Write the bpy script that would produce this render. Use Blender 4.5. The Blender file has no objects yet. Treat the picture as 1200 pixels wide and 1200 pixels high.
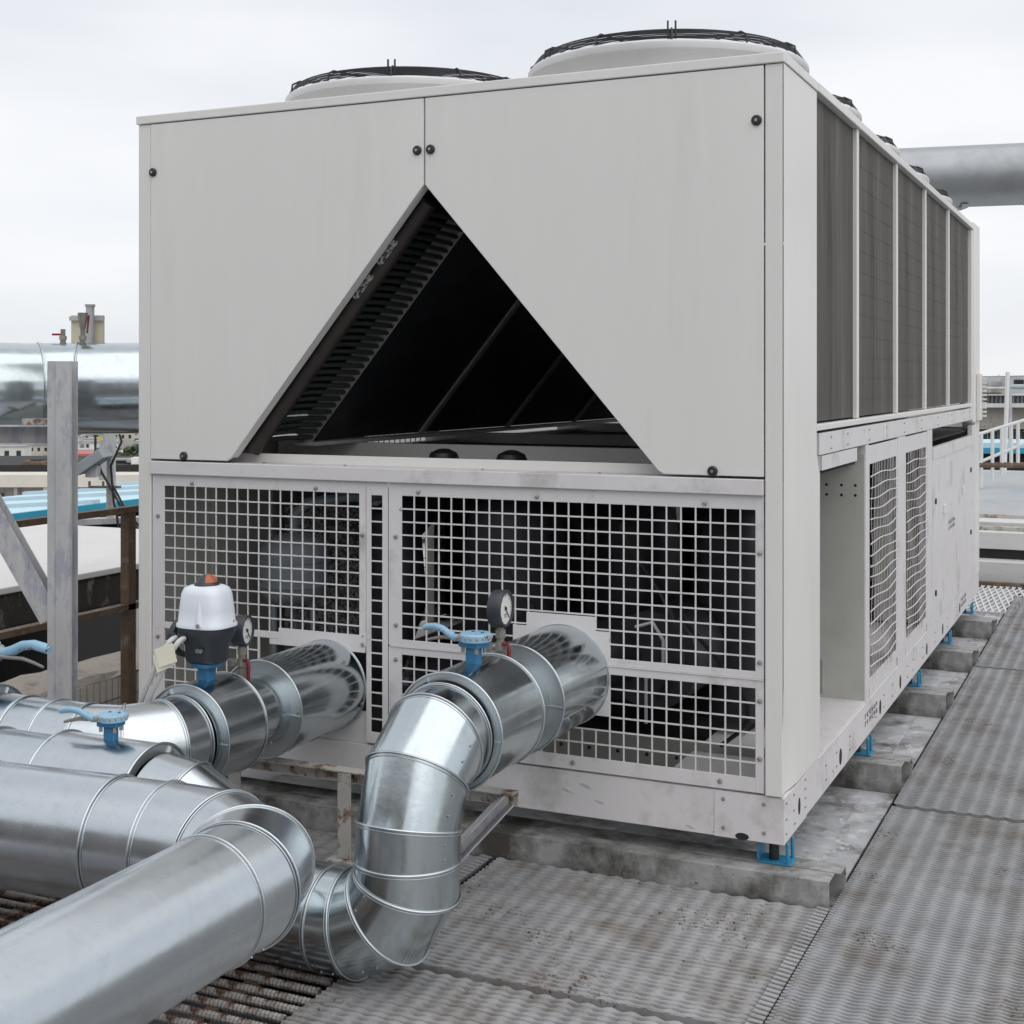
import bpy, math, random
from mathutils import Vector, Matrix, noise
R = math.radians
PI = math.pi
random.seed(7)
sc = bpy.context.scene
C = sc.collection

# ------------------------------------------------------------------ camera
cam = bpy.data.cameras.new("camera")
camo = bpy.data.objects.new("camera", cam)
C.objects.link(camo)
camo.location = (1.009, -4.208, 1.60)
camo.rotation_euler = (R(90), 0, R(24.677))
cam.sensor_width = 36
cam.lens = 36 * 1608 / 1200
cam.shift_y = -155 / 1200
cam.clip_start = 0.05
cam.clip_end = 5000
sc.camera = camo

# ------------------------------------------------------------------ light
world = bpy.data.worlds.new("World")
sc.world = world
world.use_nodes = True
nt = world.node_tree
nt.nodes.clear()
N = nt.nodes.new
wo = N('ShaderNodeOutputWorld')
bg = N('ShaderNodeBackground')
bg.inputs['Strength'].default_value = 0.1
sky = N('ShaderNodeTexSky')
sky.sky_type = 'NISHITA'
sky.sun_disc = False
SUN_EL, SUN_AZ = 60, 118          # azimuth measured clockwise from +Y
sky.sun_elevation = R(SUN_EL)
sky.sun_rotation = R(SUN_AZ)
tc = N('ShaderNodeTexCoord')
mp = N('ShaderNodeMapping')
mp.inputs['Scale'].default_value = (1.2, 1.2, 4.5)
nz = N('ShaderNodeTexNoise')
nz.inputs['Scale'].default_value = 1.6
nz.inputs['Detail'].default_value = 5
nz.inputs['Roughness'].default_value = 0.45
nt.links.new(tc.outputs['Generated'], mp.inputs['Vector'])
nt.links.new(mp.outputs['Vector'], nz.inputs['Vector'])
cr = N('ShaderNodeValToRGB')
cr.color_ramp.elements[0].position = 0.36
cr.color_ramp.elements[0].color = (6.3, 6.5, 6.95, 1)
cr.color_ramp.elements[1].position = 0.60
cr.color_ramp.elements[1].color = (7.9, 7.95, 8.1, 1)
nt.links.new(nz.outputs['Fac'], cr.inputs['Fac'])
mx = N('ShaderNodeMix')
mx.data_type = 'RGBA'
mx.inputs['Factor'].default_value = 0.93
nt.links.new(sky.outputs['Color'], mx.inputs['A'])
nt.links.new(cr.outputs['Color'], mx.inputs['B'])
nt.links.new(mx.outputs['Result'], bg.inputs['Color'])
nt.links.new(bg.outputs['Background'], wo.inputs['Surface'])

sl = bpy.data.lights.new("sun", 'SUN')
sl.energy = 1.1
sl.angle = R(88)
sl.color = (1.0, 0.97, 0.93)
so = bpy.data.objects.new("sun", sl)
C.objects.link(so)
sd = Vector((math.sin(R(SUN_AZ)) * math.cos(R(SUN_EL)), math.cos(R(SUN_AZ)) * math.cos(R(SUN_EL)), math.sin(R(SUN_EL))))
so.rotation_euler = sd.to_track_quat('Z', 'Y').to_euler()
so.location = (4, -4, 8)

sc.render.engine = 'CYCLES'
sc.view_settings.view_transform = 'Standard'
sc.view_settings.look = 'None'
sc.view_settings.exposure = 0.33
sc.view_settings.gamma = 1
sc.view_settings.use_curve_mapping = False
sc.cycles.max_bounces = 8
sc.cycles.glossy_bounces = 5
sc.cycles.diffuse_bounces = 4

# ------------------------------------------------------------------ materials
def mat(name, col, rough=0.5, metal=0.0, spec=0.5, var=0.0, vscale=3.0, col2=None, c2pos=(0.55, 0.7), c2scale=2.0, c2detail=6,
        bump=0.0, bscale=40.0, rvar=0.0, stretch=(1, 1, 1), bdist=0.01, col3=None, c3pos=(0.6, 0.65), c3scale=20.0, c3area=None):
    """Principled surface: slow tone variation, one or two layers of stains or rust, fine relief."""
    m = bpy.data.materials.new(name)
    m.use_nodes = True
    t = m.node_tree
    n = t.nodes
    L = t.links.new
    b = n['Principled BSDF']
    b.inputs['Roughness'].default_value = rough
    b.inputs['Metallic'].default_value = metal
    b.inputs['Specular IOR Level'].default_value = spec
    co = n.new('ShaderNodeTexCoord')
    ma = n.new('ShaderNodeMapping')
    ma.inputs['Scale'].default_value = stretch
    L(co.outputs['Object'], ma.inputs['Vector'])
    def tex(scale, detail=6, rough_=0.6):
        x = n.new('ShaderNodeTexNoise')
        x.inputs['Scale'].default_value = scale
        x.inputs['Detail'].default_value = detail
        x.inputs['Roughness'].default_value = rough_
        L(ma.outputs['Vector'], x.inputs['Vector'])
        return x.outputs['Fac']
    def ramp(src, p0, p1, c0=(0, 0, 0, 1), c1=(1, 1, 1, 1)):
        r = n.new('ShaderNodeValToRGB')
        r.color_ramp.elements[0].position = p0
        r.color_ramp.elements[1].position = p1
        r.color_ramp.elements[0].color = c0
        r.color_ramp.elements[1].color = c1
        L(src, r.inputs['Fac'])
        return r.outputs['Color']
    def mix(f, a, bb):
        x = n.new('ShaderNodeMix')
        x.data_type = 'RGBA'
        L(f, x.inputs['Factor'])
        for s, k in ((a, 'A'), (bb, 'B')):
            if isinstance(s, tuple):
                x.inputs[k].default_value = (*s[:3], 1)
            else:
                L(s, x.inputs[k])
        return x.outputs['Result']
    cur = tuple(col)
    if var:
        f = ramp(tex(vscale, 4), 0.3, 0.7)
        cur = mix(f, tuple(c_ * (1 - var) for c_ in col), tuple(min(1, c_ * (1 + var)) for c_ in col))
    if col2:
        cur = mix(ramp(tex(c2scale, c2detail, 0.7), *c2pos), cur, tuple(col2))
    if col3:
        f = ramp(tex(c3scale, 5, 0.7), *c3pos)
        if c3area:
            g = ramp(tex(c3area[0], 3), c3area[1], c3area[2])
            mm = n.new('ShaderNodeMath')
            mm.operation = 'MULTIPLY'
            L(f, mm.inputs[0]); L(g, mm.inputs[1])
            f = mm.outputs[0]
        cur = mix(f, cur, tuple(col3))
    if isinstance(cur, tuple):
        b.inputs['Base Color'].default_value = (*cur[:3], 1)
    else:
        L(cur, b.inputs['Base Color'])
    if rvar:
        mr = n.new('ShaderNodeMapRange')
        L(tex(vscale * 2.3, 5), mr.inputs['Value'])
        mr.inputs['From Min'].default_value = 0.3
        mr.inputs['From Max'].default_value = 0.7
        mr.inputs['To Min'].default_value = max(0.03, rough - rvar)
        mr.inputs['To Max'].default_value = rough + rvar
        L(mr.outputs['Result'], b.inputs['Roughness'])
    if bump:
        bu = n.new('ShaderNodeBump')
        bu.inputs['Strength'].default_value = bump
        bu.inputs['Distance'].default_value = bdist
        L(tex(bscale, 4), bu.inputs['Height'])
        L(bu.outputs['Normal'], b.inputs['Normal'])
    return m

M = {}
M['paint'] = mat('light_grey_paint', (0.75, 0.74, 0.715), 0.40, var=0.03, vscale=1.6, bump=0.05, bscale=2.2, bdist=0.02, rvar=0.06,
                 col2=(0.70, 0.69, 0.665), c2pos=(0.52, 0.80), c2scale=3.0, stretch=(1.6, 1.6, 0.22), col3=(0.56, 0.55, 0.53), c3pos=(0.76, 0.82), c3scale=9)
M['paint_low'] = mat('weathered_grey_paint', (0.69, 0.668, 0.67), 0.45, var=0.04, vscale=4, bump=0.05, bscale=3, bdist=0.01,
                     col2=(0.38, 0.365, 0.35), c2pos=(0.54, 0.78), c2scale=3.5, col3=(0.16, 0.15, 0.14), c3pos=(0.69, 0.73), c3scale=9)
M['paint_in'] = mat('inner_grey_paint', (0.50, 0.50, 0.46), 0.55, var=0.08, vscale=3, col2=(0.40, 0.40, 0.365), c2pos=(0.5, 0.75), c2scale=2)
M['shroud'] = mat('shroud_paint', (0.63, 0.63, 0.635), 0.4, var=0.04, vscale=6, col2=(0.45, 0.44, 0.42), c2pos=(0.6, 0.85), c2scale=4, stretch=(1, 1, 0.2))
M['black'] = mat('black_plastic', (0.018, 0.019, 0.021), 0.45, var=0.3, vscale=20)
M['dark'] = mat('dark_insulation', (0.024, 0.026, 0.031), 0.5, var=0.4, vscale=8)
M['void'] = mat('dark_parts_and_shade', (0.02, 0.02, 0.02), 0.8)  # near-black for dark parts; shade painted into voids, holes and gaps
M['galv'] = mat('galvanised_cladding', (0.53, 0.59, 0.61), 0.19, metal=1.0, var=0.05, vscale=5, rvar=0.06, bump=0.08, bscale=7, bdist=0.012,
                col2=(0.45, 0.49, 0.51), c2pos=(0.5, 0.8), c2scale=18, stretch=(1, 1, 1))
M['galv2'] = mat('scuffed_cladding', (0.575, 0.62, 0.65), 0.24, metal=1.0, var=0.04, vscale=4, rvar=0.06, bump=0.10, bscale=5, bdist=0.012,
                 col2=(0.49, 0.52, 0.54), c2pos=(0.5, 0.85), c2scale=30, col3=(0.42, 0.42, 0.41), c3pos=(0.72, 0.78), c3scale=22)
M['galvold'] = mat('dull_old_zinc_cladding', (0.36, 0.375, 0.39), 0.42, metal=0.75, var=0.08, vscale=2, rvar=0.08, col2=(0.28, 0.29, 0.30), c2pos=(0.5, 0.75), c2scale=3, bump=0.05, bscale=4)
M['galvcap'] = mat('dull_zinc_sheet', (0.60, 0.64, 0.66), 0.36, metal=0.85, var=0.06, vscale=8, rvar=0.06)
M['bead'] = mat('bright_seam_bead', (0.60, 0.64, 0.66), 0.30, metal=1.0, var=0.1, vscale=20)
M['steel_old'] = mat('zinc_weathered_steel', (0.50, 0.50, 0.50), 0.55, metal=0.1, var=0.12, vscale=9, col2=(0.38, 0.38, 0.44), c2pos=(0.50, 0.58), c2scale=14,
                     col3=(0.17, 0.09, 0.05), c3pos=(0.63, 0.68), c3scale=26, c3area=(2.2, 0.46, 0.62), bump=0.15, bscale=60, stretch=(1, 1, 0.35))
M['rusty'] = mat('rusting_painted_angle', (0.46, 0.45, 0.42), 0.7, var=0.12, vscale=8, col2=(0.17, 0.09, 0.045), c2pos=(0.50, 0.62), c2scale=16,
                 bump=0.3, bscale=70)
M['rust'] = mat('brown_rusty_steel', (0.13, 0.085, 0.055), 0.75, var=0.25, vscale=12, col2=(0.27, 0.26, 0.26), c2pos=(0.55, 0.68), c2scale=9, bump=0.3, bscale=80)
M['beam'] = mat('dirty_channel_steel', (0.36, 0.36, 0.355), 0.6, var=0.18, vscale=7, col2=(0.075, 0.07, 0.06), c2pos=(0.42, 0.62), c2scale=4.5,
                col3=(0.12, 0.07, 0.04), c3pos=(0.62, 0.67), c3scale=50, bump=0.35, bscale=60, bdist=0.004)
M['sheet'] = mat('pale_painted_sheet', (0.48, 0.49, 0.51), 0.55, var=0.15, vscale=8, col2=(0.14, 0.125, 0.11), c2pos=(0.48, 0.66), c2scale=4.5,
                 col3=(0.62, 0.63, 0.65), c3pos=(0.55, 0.62), c3scale=14, bump=0.15, bscale=60, stretch=(1, 1, 1))
M['grate'] = mat('grey_painted_grating', (0.30, 0.305, 0.315), 0.5, var=0.14, vscale=3.0, col2=(0.165, 0.142, 0.12), c2pos=(0.47, 0.70), c2scale=2.2,
                 col3=(0.115, 0.07, 0.05), c3pos=(0.53, 0.58), c3scale=85, c3area=(2.0, 0.54, 0.60), bump=0.25, bscale=130, bdist=0.003)
M['grate2'] = mat('worn_painted_grating', (0.35, 0.35, 0.355), 0.5, var=0.14, vscale=4.0, col2=(0.19, 0.162, 0.135), c2pos=(0.47, 0.70), c2scale=3.5,
                  col3=(0.12, 0.07, 0.048), c3pos=(0.56, 0.61), c3scale=60, c3area=(2.6, 0.48, 0.58), bump=0.3, bscale=120, bdist=0.003)
M['rebar'] = mat('painted_rusty_rebar', (0.38, 0.36, 0.34), 0.65, var=0.15, vscale=12, col2=(0.10, 0.045, 0.028), c2pos=(0.47, 0.58), c2scale=18, bump=0.3, bscale=120)
M['roofdark'] = mat('dark_roof_felt', (0.20, 0.205, 0.22), 0.9, var=0.3, vscale=3, bump=0.3, bscale=50)
M['blue'] = mat('mid_blue_enamel', (0.03, 0.165, 0.32), 0.35, var=0.12, vscale=20, col3=(0.09, 0.06, 0.045), c3pos=(0.68, 0.72), c3scale=40)
M['blue_pale'] = mat('pale_blue_enamel', (0.26, 0.45, 0.60), 0.4, var=0.08, vscale=16, col2=(0.11, 0.09, 0.075), c2pos=(0.60, 0.64), c2scale=30)
M['foot'] = mat('cyan_blue_steel', (0.035, 0.24, 0.42), 0.45, var=0.1, vscale=20, col2=(0.12, 0.07, 0.05), c2pos=(0.64, 0.72), c2scale=30)
M['coil'] = mat('fin_coil', (0.088, 0.080, 0.073), 0.75, var=0.22, vscale=2.6, stretch=(1, 4, 0.25), col2=(0.20, 0.185, 0.165), c2pos=(0.50, 0.72), c2scale=2.6, col3=(0.045, 0.04, 0.037), c3pos=(0.52, 0.62), c3scale=1.3, bump=0.2, bscale=120, bdist=0.003)
M['white_cover'] = mat('white_valve_cover', (0.74, 0.78, 0.84), 0.32, var=0.02, vscale=8)
M['slate'] = mat('dark_slate_plastic', (0.035, 0.04, 0.05), 0.42, var=0.1, vscale=15)
M['orange'] = mat('orange_indicator', (0.42, 0.12, 0.05), 0.3)
M['cable'] = mat('grey_cable', (0.55, 0.54, 0.53), 0.45, var=0.06, vscale=20)
M['tag'] = mat('cream_tag', (0.74, 0.70, 0.58), 0.5, var=0.04, vscale=12)
M['dial'] = mat('white_dial', (0.78, 0.78, 0.75), 0.3)
M['redp'] = mat('dark_red_handle', (0.20, 0.015, 0.025), 0.4)
M['brass'] = mat('grey_brass', (0.30, 0.285, 0.25), 0.4, metal=0.5, var=0.15, vscale=30)
M['cream'] = mat('cream_render', (0.66, 0.63, 0.56), 0.85, var=0.06, vscale=1.5, col2=(0.5, 0.47, 0.41), c2pos=(0.55, 0.8), c2scale=0.8)
M['creamp'] = mat('cream_board', (0.66, 0.61, 0.46), 0.6, var=0.06, vscale=6, col2=(0.45, 0.42, 0.33), c2pos=(0.58, 0.7), c2scale=9)
M['slab'] = mat('whitewashed_concrete', (0.62, 0.61, 0.605), 0.8, var=0.05, vscale=1.2, col2=(0.52, 0.51, 0.50), c2pos=(0.55, 0.8), c2scale=2.0, bump=0.15, bscale=8)
M['mould'] = mat('mouldy_concrete', (0.035, 0.032, 0.027), 0.9, var=0.3, vscale=6, col2=(0.19, 0.165, 0.135), c2pos=(0.56, 0.66), c2scale=7, bump=0.5, bscale=25, stretch=(1, 1, 0.5))
M['cement'] = mat('rough_cement', (0.36, 0.32, 0.28), 0.9, var=0.15, vscale=5, col2=(0.14, 0.12, 0.10), c2pos=(0.5, 0.7), c2scale=5, bump=0.5, bscale=35)
M['tile'] = mat('pale_glazed_tile', (0.76, 0.70, 0.64), 0.35, var=0.12, vscale=9, col2=(0.56, 0.50, 0.45), c2pos=(0.55, 0.75), c2scale=10)
M['grout'] = mat('brown_grout', (0.12, 0.075, 0.05), 0.9)
M['cyanroof'] = mat('pale_cyan_roof', (0.46, 0.68, 0.77), 0.4, var=0.06, vscale=1.5)
M['cyanedge'] = mat('cyan_fascia', (0.02, 0.29, 0.44), 0.45, var=0.08, vscale=3)
M['rib'] = mat('pale_roof_rib', (0.52, 0.62, 0.68), 0.5, var=0.06, vscale=3)
M['white_rail'] = mat('white_rail_paint', (0.68, 0.68, 0.67), 0.5, var=0.06, vscale=8, col2=(0.36, 0.31, 0.27), c2pos=(0.64, 0.7), c2scale=12)
M['whitesteel'] = mat('white_rusting_steel', (0.60, 0.60, 0.59), 0.6, var=0.06, vscale=3, col2=(0.40, 0.38, 0.37), c2pos=(0.55, 0.75), c2scale=2.5,
                      col3=(0.16, 0.08, 0.05), c3pos=(0.66, 0.70), c3scale=14, stretch=(1, 1, 3))
M['greyclad'] = mat('grey_blue_cladding', (0.40, 0.43, 0.46), 0.6, var=0.08, vscale=1)
M['brick'] = mat('pebbled_render', (0.36, 0.335, 0.31), 0.9, var=0.12, vscale=2, col2=(0.24, 0.22, 0.20), c2pos=(0.5, 0.7), c2scale=14)
M['glass'] = mat('dark_window_glass', (0.04, 0.05, 0.06), 0.12)
M['redroof'] = mat('red_sheet_roof', (0.50, 0.13, 0.13), 0.7, var=0.1, vscale=0.6)
M['hill'] = mat('grey_green_hillside', (0.20, 0.20, 0.19), 0.95, var=0.2, vscale=0.02, col2=(0.12, 0.145, 0.11), c2pos=(0.45, 0.6), c2scale=0.03)  # grey ground with random green-grey patches
M['leaf'] = mat('tree_leaves', (0.075, 0.10, 0.055), 0.8, var=0.35, vscale=0.7)
M['bark'] = mat('tree_bark', (0.10, 0.08, 0.06), 0.9)
M['house'] = [mat('house_cream', (0.58, 0.54, 0.47), 0.9, var=0.08, vscale=0.2), mat('house_white', (0.66, 0.65, 0.62), 0.9, var=0.06, vscale=0.2),
              mat('house_grey', (0.44, 0.43, 0.42), 0.9, var=0.08, vscale=0.2), mat('house_pink', (0.50, 0.39, 0.34), 0.9, var=0.08, vscale=0.2)]
M['roofgrey'] = mat('grey_flat_roof', (0.40, 0.39, 0.38), 0.9, var=0.15, vscale=0.3)
M['yellow'] = mat('yellow_paint', (0.75, 0.60, 0.05), 0.5)
M['screw'] = mat('zinc_screw', (0.42, 0.41, 0.40), 0.35, metal=0.8)
M['header'] = mat('brown_header_pipe', (0.030, 0.022, 0.021), 0.5, var=0.25, vscale=12)
M['tube'] = mat('dark_green_copper', (0.035, 0.042, 0.042), 0.5, var=0.4, vscale=30)
M['inkstrip'] = mat('printed_sticker', (0.35, 0.35, 0.33), 0.5, col2=(0.03, 0.03, 0.03), c2pos=(0.5, 0.52), c2scale=60)
M['tank'] = mat('blue_grey_vessel', (0.22, 0.25, 0.27), 0.4, var=0.08, vscale=6)
M['foam'] = mat('speckled_foam', (0.10, 0.10, 0.10), 0.95, col2=(0.40, 0.40, 0.39), c2pos=(0.48, 0.54), c2scale=70, bump=0.5, bscale=80)
M['ink'] = mat('black_stencil_ink', (0.035, 0.035, 0.035), 0.7)

# ------------------------------------------------------------------ mesh helpers
WO = {}          # world origin of every parent object
class MB:
    def __init__(s):
        s.v = []; s.f = []; s.sm = []
    def add(s, vs, fs, smooth=False):
        o = len(s.v)
        s.v += [tuple(v) for v in vs]
        s.f += [tuple(i + o for i in f) for f in fs]
        s.sm += [smooth] * len(fs)
        return s
    def box(s, x0, x1, y0, y1, z0, z1):
        vs = [(x, y, z) for z in (z0, z1) for y in (y0, y1) for x in (x0, x1)]
        return s.add(vs, [(0, 2, 3, 1), (4, 5, 7, 6), (0, 1, 5, 4), (2, 6, 7, 3), (0, 4, 6, 2), (1, 3, 7, 5)])
    def obox(s, c, ax, ay, az):
        c = Vector(c); ax = Vector(ax); ay = Vector(ay); az = Vector(az)
        vs = [c + ax * i + ay * j + az * k for k in (-.5, .5) for j in (-.5, .5) for i in (-.5, .5)]
        return s.add(vs, [(0, 2, 3, 1), (4, 5, 7, 6), (0, 1, 5, 4), (2, 6, 7, 3), (0, 4, 6, 2), (1, 3, 7, 5)])
    def bar(s, a, b, w, h, up=(0, 0, 1)):
        a = Vector(a); b = Vector(b); d = b - a
        u = Vector(up); u = (u - u.project(d)).normalized()
        r = d.normalized().cross(u)
        return s.obox((a + b) / 2, d, r * w, u * h)
    def channel(s, a, b, w, h, t=.006, up=(0, 0, 1), flip=1):
        """C section: web standing on one side, two flanges."""
        a = Vector(a); b = Vector(b); d = b - a
        u = Vector(up); u = (u - u.project(d)).normalized()
        r = d.normalized().cross(u) * flip
        m = (a + b) / 2
        s.obox(m - r * (w / 2 - t / 2), d, r * t, u * h)
        s.obox(m + r * t / 2 + u * (h / 2 - t / 2), d, r * (w - t), u * t)
        s.obox(m + r * t / 2 - u * (h / 2 - t / 2), d, r * (w - t), u * t)
        return s
    def prism(s, pts, y0, y1, axis='y'):
        """polygon given in (a,b) extruded; axis y: (x,z); axis x: (y,z); axis z: (x,y)"""
        n = len(pts)
        def P(a, b, c):
            return (a, c, b) if axis == 'y' else (c, a, b) if axis == 'x' else (a, b, c)
        vs = [P(a, b, y0) for a, b in pts] + [P(a, b, y1) for a, b in pts]
        area = sum(pts[i][0] * pts[(i + 1) % n][1] - pts[(i + 1) % n][0] * pts[i][1] for i in range(n))
        fs = [tuple(range(n)), tuple(range(2 * n - 1, n - 1, -1))] + [(i, i + n, (i + 1) % n + n, (i + 1) % n) for i in range(n)]
        if (area < 0) != (axis != 'y'):
            fs = [tuple(reversed(f)) for f in fs]
        return s.add(vs, [tuple(reversed(f)) for f in fs] if axis != 'y' else fs)
    def tube(s, pts, r, n=8, closed=False, cap=True):
        pts = [Vector(p) for p in pts]
        m = len(pts)
        rr = r if isinstance(r, (list, tuple)) else [r] * m
        tang = []
        for i in range(m):
            if closed:
                t = pts[(i + 1) % m] - pts[i - 1]
            else:
                t = pts[min(i + 1, m - 1)] - pts[max(i - 1, 0)]
            tang.append(t.normalized())
        u = tang[0].orthogonal().normalized()
        if abs(tang[0].z) < .99:
            u = Vector((0, 0, 1)).cross(tang[0]).normalized()
        vs = []
        for i in range(m):
            u = (u - tang[i] * u.dot(tang[i])).normalized()
            w = tang[i].cross(u)
            for k in range(n):
                a = 2 * PI * k / n
                vs.append(pts[i] + (u * math.cos(a) + w * math.sin(a)) * rr[i])
        fs = []
        for i in range(m if closed else m - 1):
            j = (i + 1) % m
            for k in range(n):
                l = (k + 1) % n
                fs.append((i * n + k, i * n + l, j * n + l, j * n + k))
        s.add(vs, fs, True)
        if cap and not closed:
            o = len(s.v) - m * n
            s.f += [tuple(o + k for k in range(n - 1, -1, -1)), tuple(o + (m - 1) * n + k for k in range(n))]
            s.sm += [False, False]
        return s
    def cyl(s, a, b, r, n=16, r2=None):
        return s.tube([a, b], [r, r if r2 is None else r2], n)
    def lathe(s, c, prof, n=32, axis='z', close=False):
        """prof: list of (radius, height) about axis through c"""
        c = Vector(c); vs = []
        ax = {'z': (Vector((1, 0, 0)), Vector((0, 1, 0)), Vector((0, 0, 1))),
              'y': (Vector((0, 0, 1)), Vector((1, 0, 0)), Vector((0, 1, 0))),
              'x': (Vector((0, 1, 0)), Vector((0, 0, 1)), Vector((1, 0, 0)))}[axis] if isinstance(axis, str) else axis
        for r, h in prof:
            for k in range(n):
                a = 2 * PI * k / n
                vs.append(c + ax[0] * (r * math.cos(a)) + ax[1] * (r * math.sin(a)) + ax[2] * h)
        fs = []
        for i in range(len(prof) - 1):
            for k in range(n):
                l = (k + 1) % n
                fs.append((i * n + k, i * n + l, (i + 1) * n + l, (i + 1) * n + k))
        s.add(vs, fs, True)
        if close:
            o = len(s.v) - len(prof) * n
            s.f += [tuple(o + k for k in range(n - 1, -1, -1)), tuple(o + (len(prof) - 1) * n + k for k in range(n))]
            s.sm += [False, False]
        return s
    def sphere(s, c, r, n=12, m=8, z=1.0):
        prof = [(max(r * math.sin(PI * i / m), 1e-4), -r * z * math.cos(PI * i / m)) for i in range(m + 1)]
        return s.lathe(c, prof, n)
    def build(s, name, m, parent=None, bevel=0.0, angle=38, origin=None, segs=2):
        if origin is None:
            lo = [min(v[i] for v in s.v) for i in range(3)]
            hi = [max(v[i] for v in s.v) for i in range(3)]
            origin = Vector(((lo[0] + hi[0]) / 2, (lo[1] + hi[1]) / 2, lo[2] if parent is None else (lo[2] + hi[2]) / 2))
        origin = Vector(origin)
        me = bpy.data.meshes.new(name)
        me.from_pydata([tuple(Vector(v) - origin) for v in s.v], [], s.f)
        me.polygons.foreach_set('use_smooth', s.sm)
        me.validate()
        if any(s.sm):
            me.set_sharp_from_angle(angle=R(angle))
        me.materials.append(m)
        me.update()
        o = bpy.data.objects.new(name, me)
        C.objects.link(o)
        put(o, origin, parent)
        if bevel:
            b = o.modifiers.new('bevel', 'BEVEL')
            b.width = bevel; b.segments = segs; b.limit_method = 'ANGLE'; b.angle_limit = R(40)
        return o

def put(o, origin, parent=None):
    origin = Vector(origin)
    WO[o.name] = origin
    if parent:
        o.parent = parent
        o.location = origin - WO[parent.name]
    else:
        o.location = origin

def tag(o, label=None, cat=None, group=None, kind=None):
    if label: o['label'] = label
    if cat: o['category'] = cat
    if group: o['group'] = group
    if kind: o['kind'] = kind
    return o

def thing(name, loc, label, cat, group=None):
    o = bpy.data.objects.new(name, None)
    o.empty_display_size = 0.1
    C.objects.link(o)
    put(o, loc)
    return tag(o, label, cat, group)

def dup(o, delta, parent=None, newparent_origin=None):
    """copy a mesh part (and its children) shifted by delta; parts share mesh data"""
    c = o.copy()
    C.objects.link(c)
    org = WO[o.name] + Vector(delta)
    WO[c.name] = org
    if parent is not None:
        c.parent = parent
        c.location = org - WO[parent.name]
    else:
        c.location = org
    for ch in [k for k in bpy.data.objects if k.parent == o]:
        dup(ch, delta, c)
    return c

def bx(name, x0, x1, y0, y1, z0, z1, m, parent, bevel=0.002):
    return MB().box(x0, x1, y0, y1, z0, z1).build(name, m, parent, bevel)

# ------------------------------------------------------------------ setting: roof, deck, terrain
g = MB()
nx, ny = 40, 60
def terr(x, y):
    d = math.hypot(x, y)
    h = -29 + max(0, min(1, (d - 260) / 1500)) * 34 + noise.noise((x * .004, y * .004, 0)) * 5 * min(1, d / 400)
    return h
vs, fs = [], []
rad = [0, 30, 80, 160, 250, 320, 400, 500, 620, 760, 950, 1200, 1500, 1900, 2500, 3400]
na = 96
for r_ in rad:
    for k in range(na):
        a = 2 * PI * k / na
        vs.append((r_ * math.cos(a), r_ * math.sin(a), terr(r_ * math.cos(a), r_ * math.sin(a))))
for i in range(len(rad) - 1):
    for k in range(na):
        l = (k + 1) % na
        fs.append((i * na + k, (i + 1) * na + k, (i + 1) * na + l, i * na + l))
g.add(vs, fs, True)
tag(g.build('terrain', M['hill'], origin=(0, 0, 0)), kind='structure')
tag(MB().box(-3.62, 7.0, -9, 8.2, -.75, -.22).build('roof', M['roofdark'], origin=(0, 0, -.3)), kind='structure')

deck = MB().box(.02, .132, -.14, 7.1, -.034, -.026).build('deck', M['sheet'], origin=(0, 0, 0))
tag(deck, kind='structure')
MB().box(-3.4, .02, .0, 7.1, -.034, -.026).build('under_sheet', M['sheet'], deck)
jm = MB()
for yy in (-2.6, -1.9, -.915, .0, 1.06, 2.6, 3.8, 5.4, 6.9):
    jm.channel((-3.5, yy, -.085), (3.0, yy, -.085), .05, .09)
for xx in (-3.3, -2.2, -.97, .06, 1.15, 2.2):
    jm.bar((xx, -3.6, -.15), (xx, 7.1, -.15), .06, .06)
jm.build('joist', M['rust'], deck)
tag(deck.children[-1] if False else jm and [o for o in deck.children if o.name.startswith('joist')][0], kind='stuff')

def grating(name, w, l, pitch, period, style, seed):
    """pressed non-slip plank: ribs across, waves along; a real height field with open slots"""
    rnd = random.Random(seed)
    b = MB()
    seg = 8
    nxx = int(round(w / period * seg))
    rows = int(l / pitch)
    vs = []; fs = []
    prof = [(0.0, 0.0), (0.06, 1.0), (0.42, .80), (0.80, .10), (0.85, -2.2), (0.96, -2.4)]
    for r_ in range(rows):
        jit = rnd.uniform(-.08, .08)
        for (py, pz) in prof:
            for i in range(nxx + 1):
                x = i * w / nxx
                ph = 2 * PI * x / period
                if style == 'right':
                    z = .0010 * math.sin(ph) + .0048 * (pz - 1) * (.18 + .82 * (.5 - .5 * math.sin(ph)) ** .7)
                    y = (r_ + py) * pitch
                else:
                    k = (.5 + .5 * math.sin(ph + r_ * .10)) ** 1.2
                    z = .0007 * math.sin(ph + 1.2) + (pz - 1) * (.0010 + .0062 * k)
                    y = (r_ + py + jit) * pitch + .0006 * math.sin(ph)
                vs.append((x, y, z + rnd.uniform(-.0004, .0004)))
    n = nxx + 1
    tot = rows * len(prof)
    for j in range(tot - 1):
        for i in range(nxx):
            fs.append((j * n + i, j * n + i + 1, (j + 1) * n + i + 1, (j + 1) * n + i))
    b.add(vs, fs, True)
    # side skirts
    b.box(0, .003, 0, l, -.03, -.004)
    b.box(w - .003, w, 0, l, -.03, -.004)
    b.box(0, w, 0, .003, -.03, -.003)
    if style == 'left':
        for r_ in range(rows):      # flat comb of teeth on the right-hand edge
            y = r_ * pitch
            b.obox((w + .006, y + pitch * .5, .003), (.036, 0, -.004), (0, pitch * .93, -.0045), (0, 0, .004))
    else:
        for r_ in range(rows):
            y = r_ * pitch
            b.obox((.000, y + pitch * .4, .0), (.012, 0, 0), (0, pitch * .55, 0), (0, 0, .006))
    return b
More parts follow.
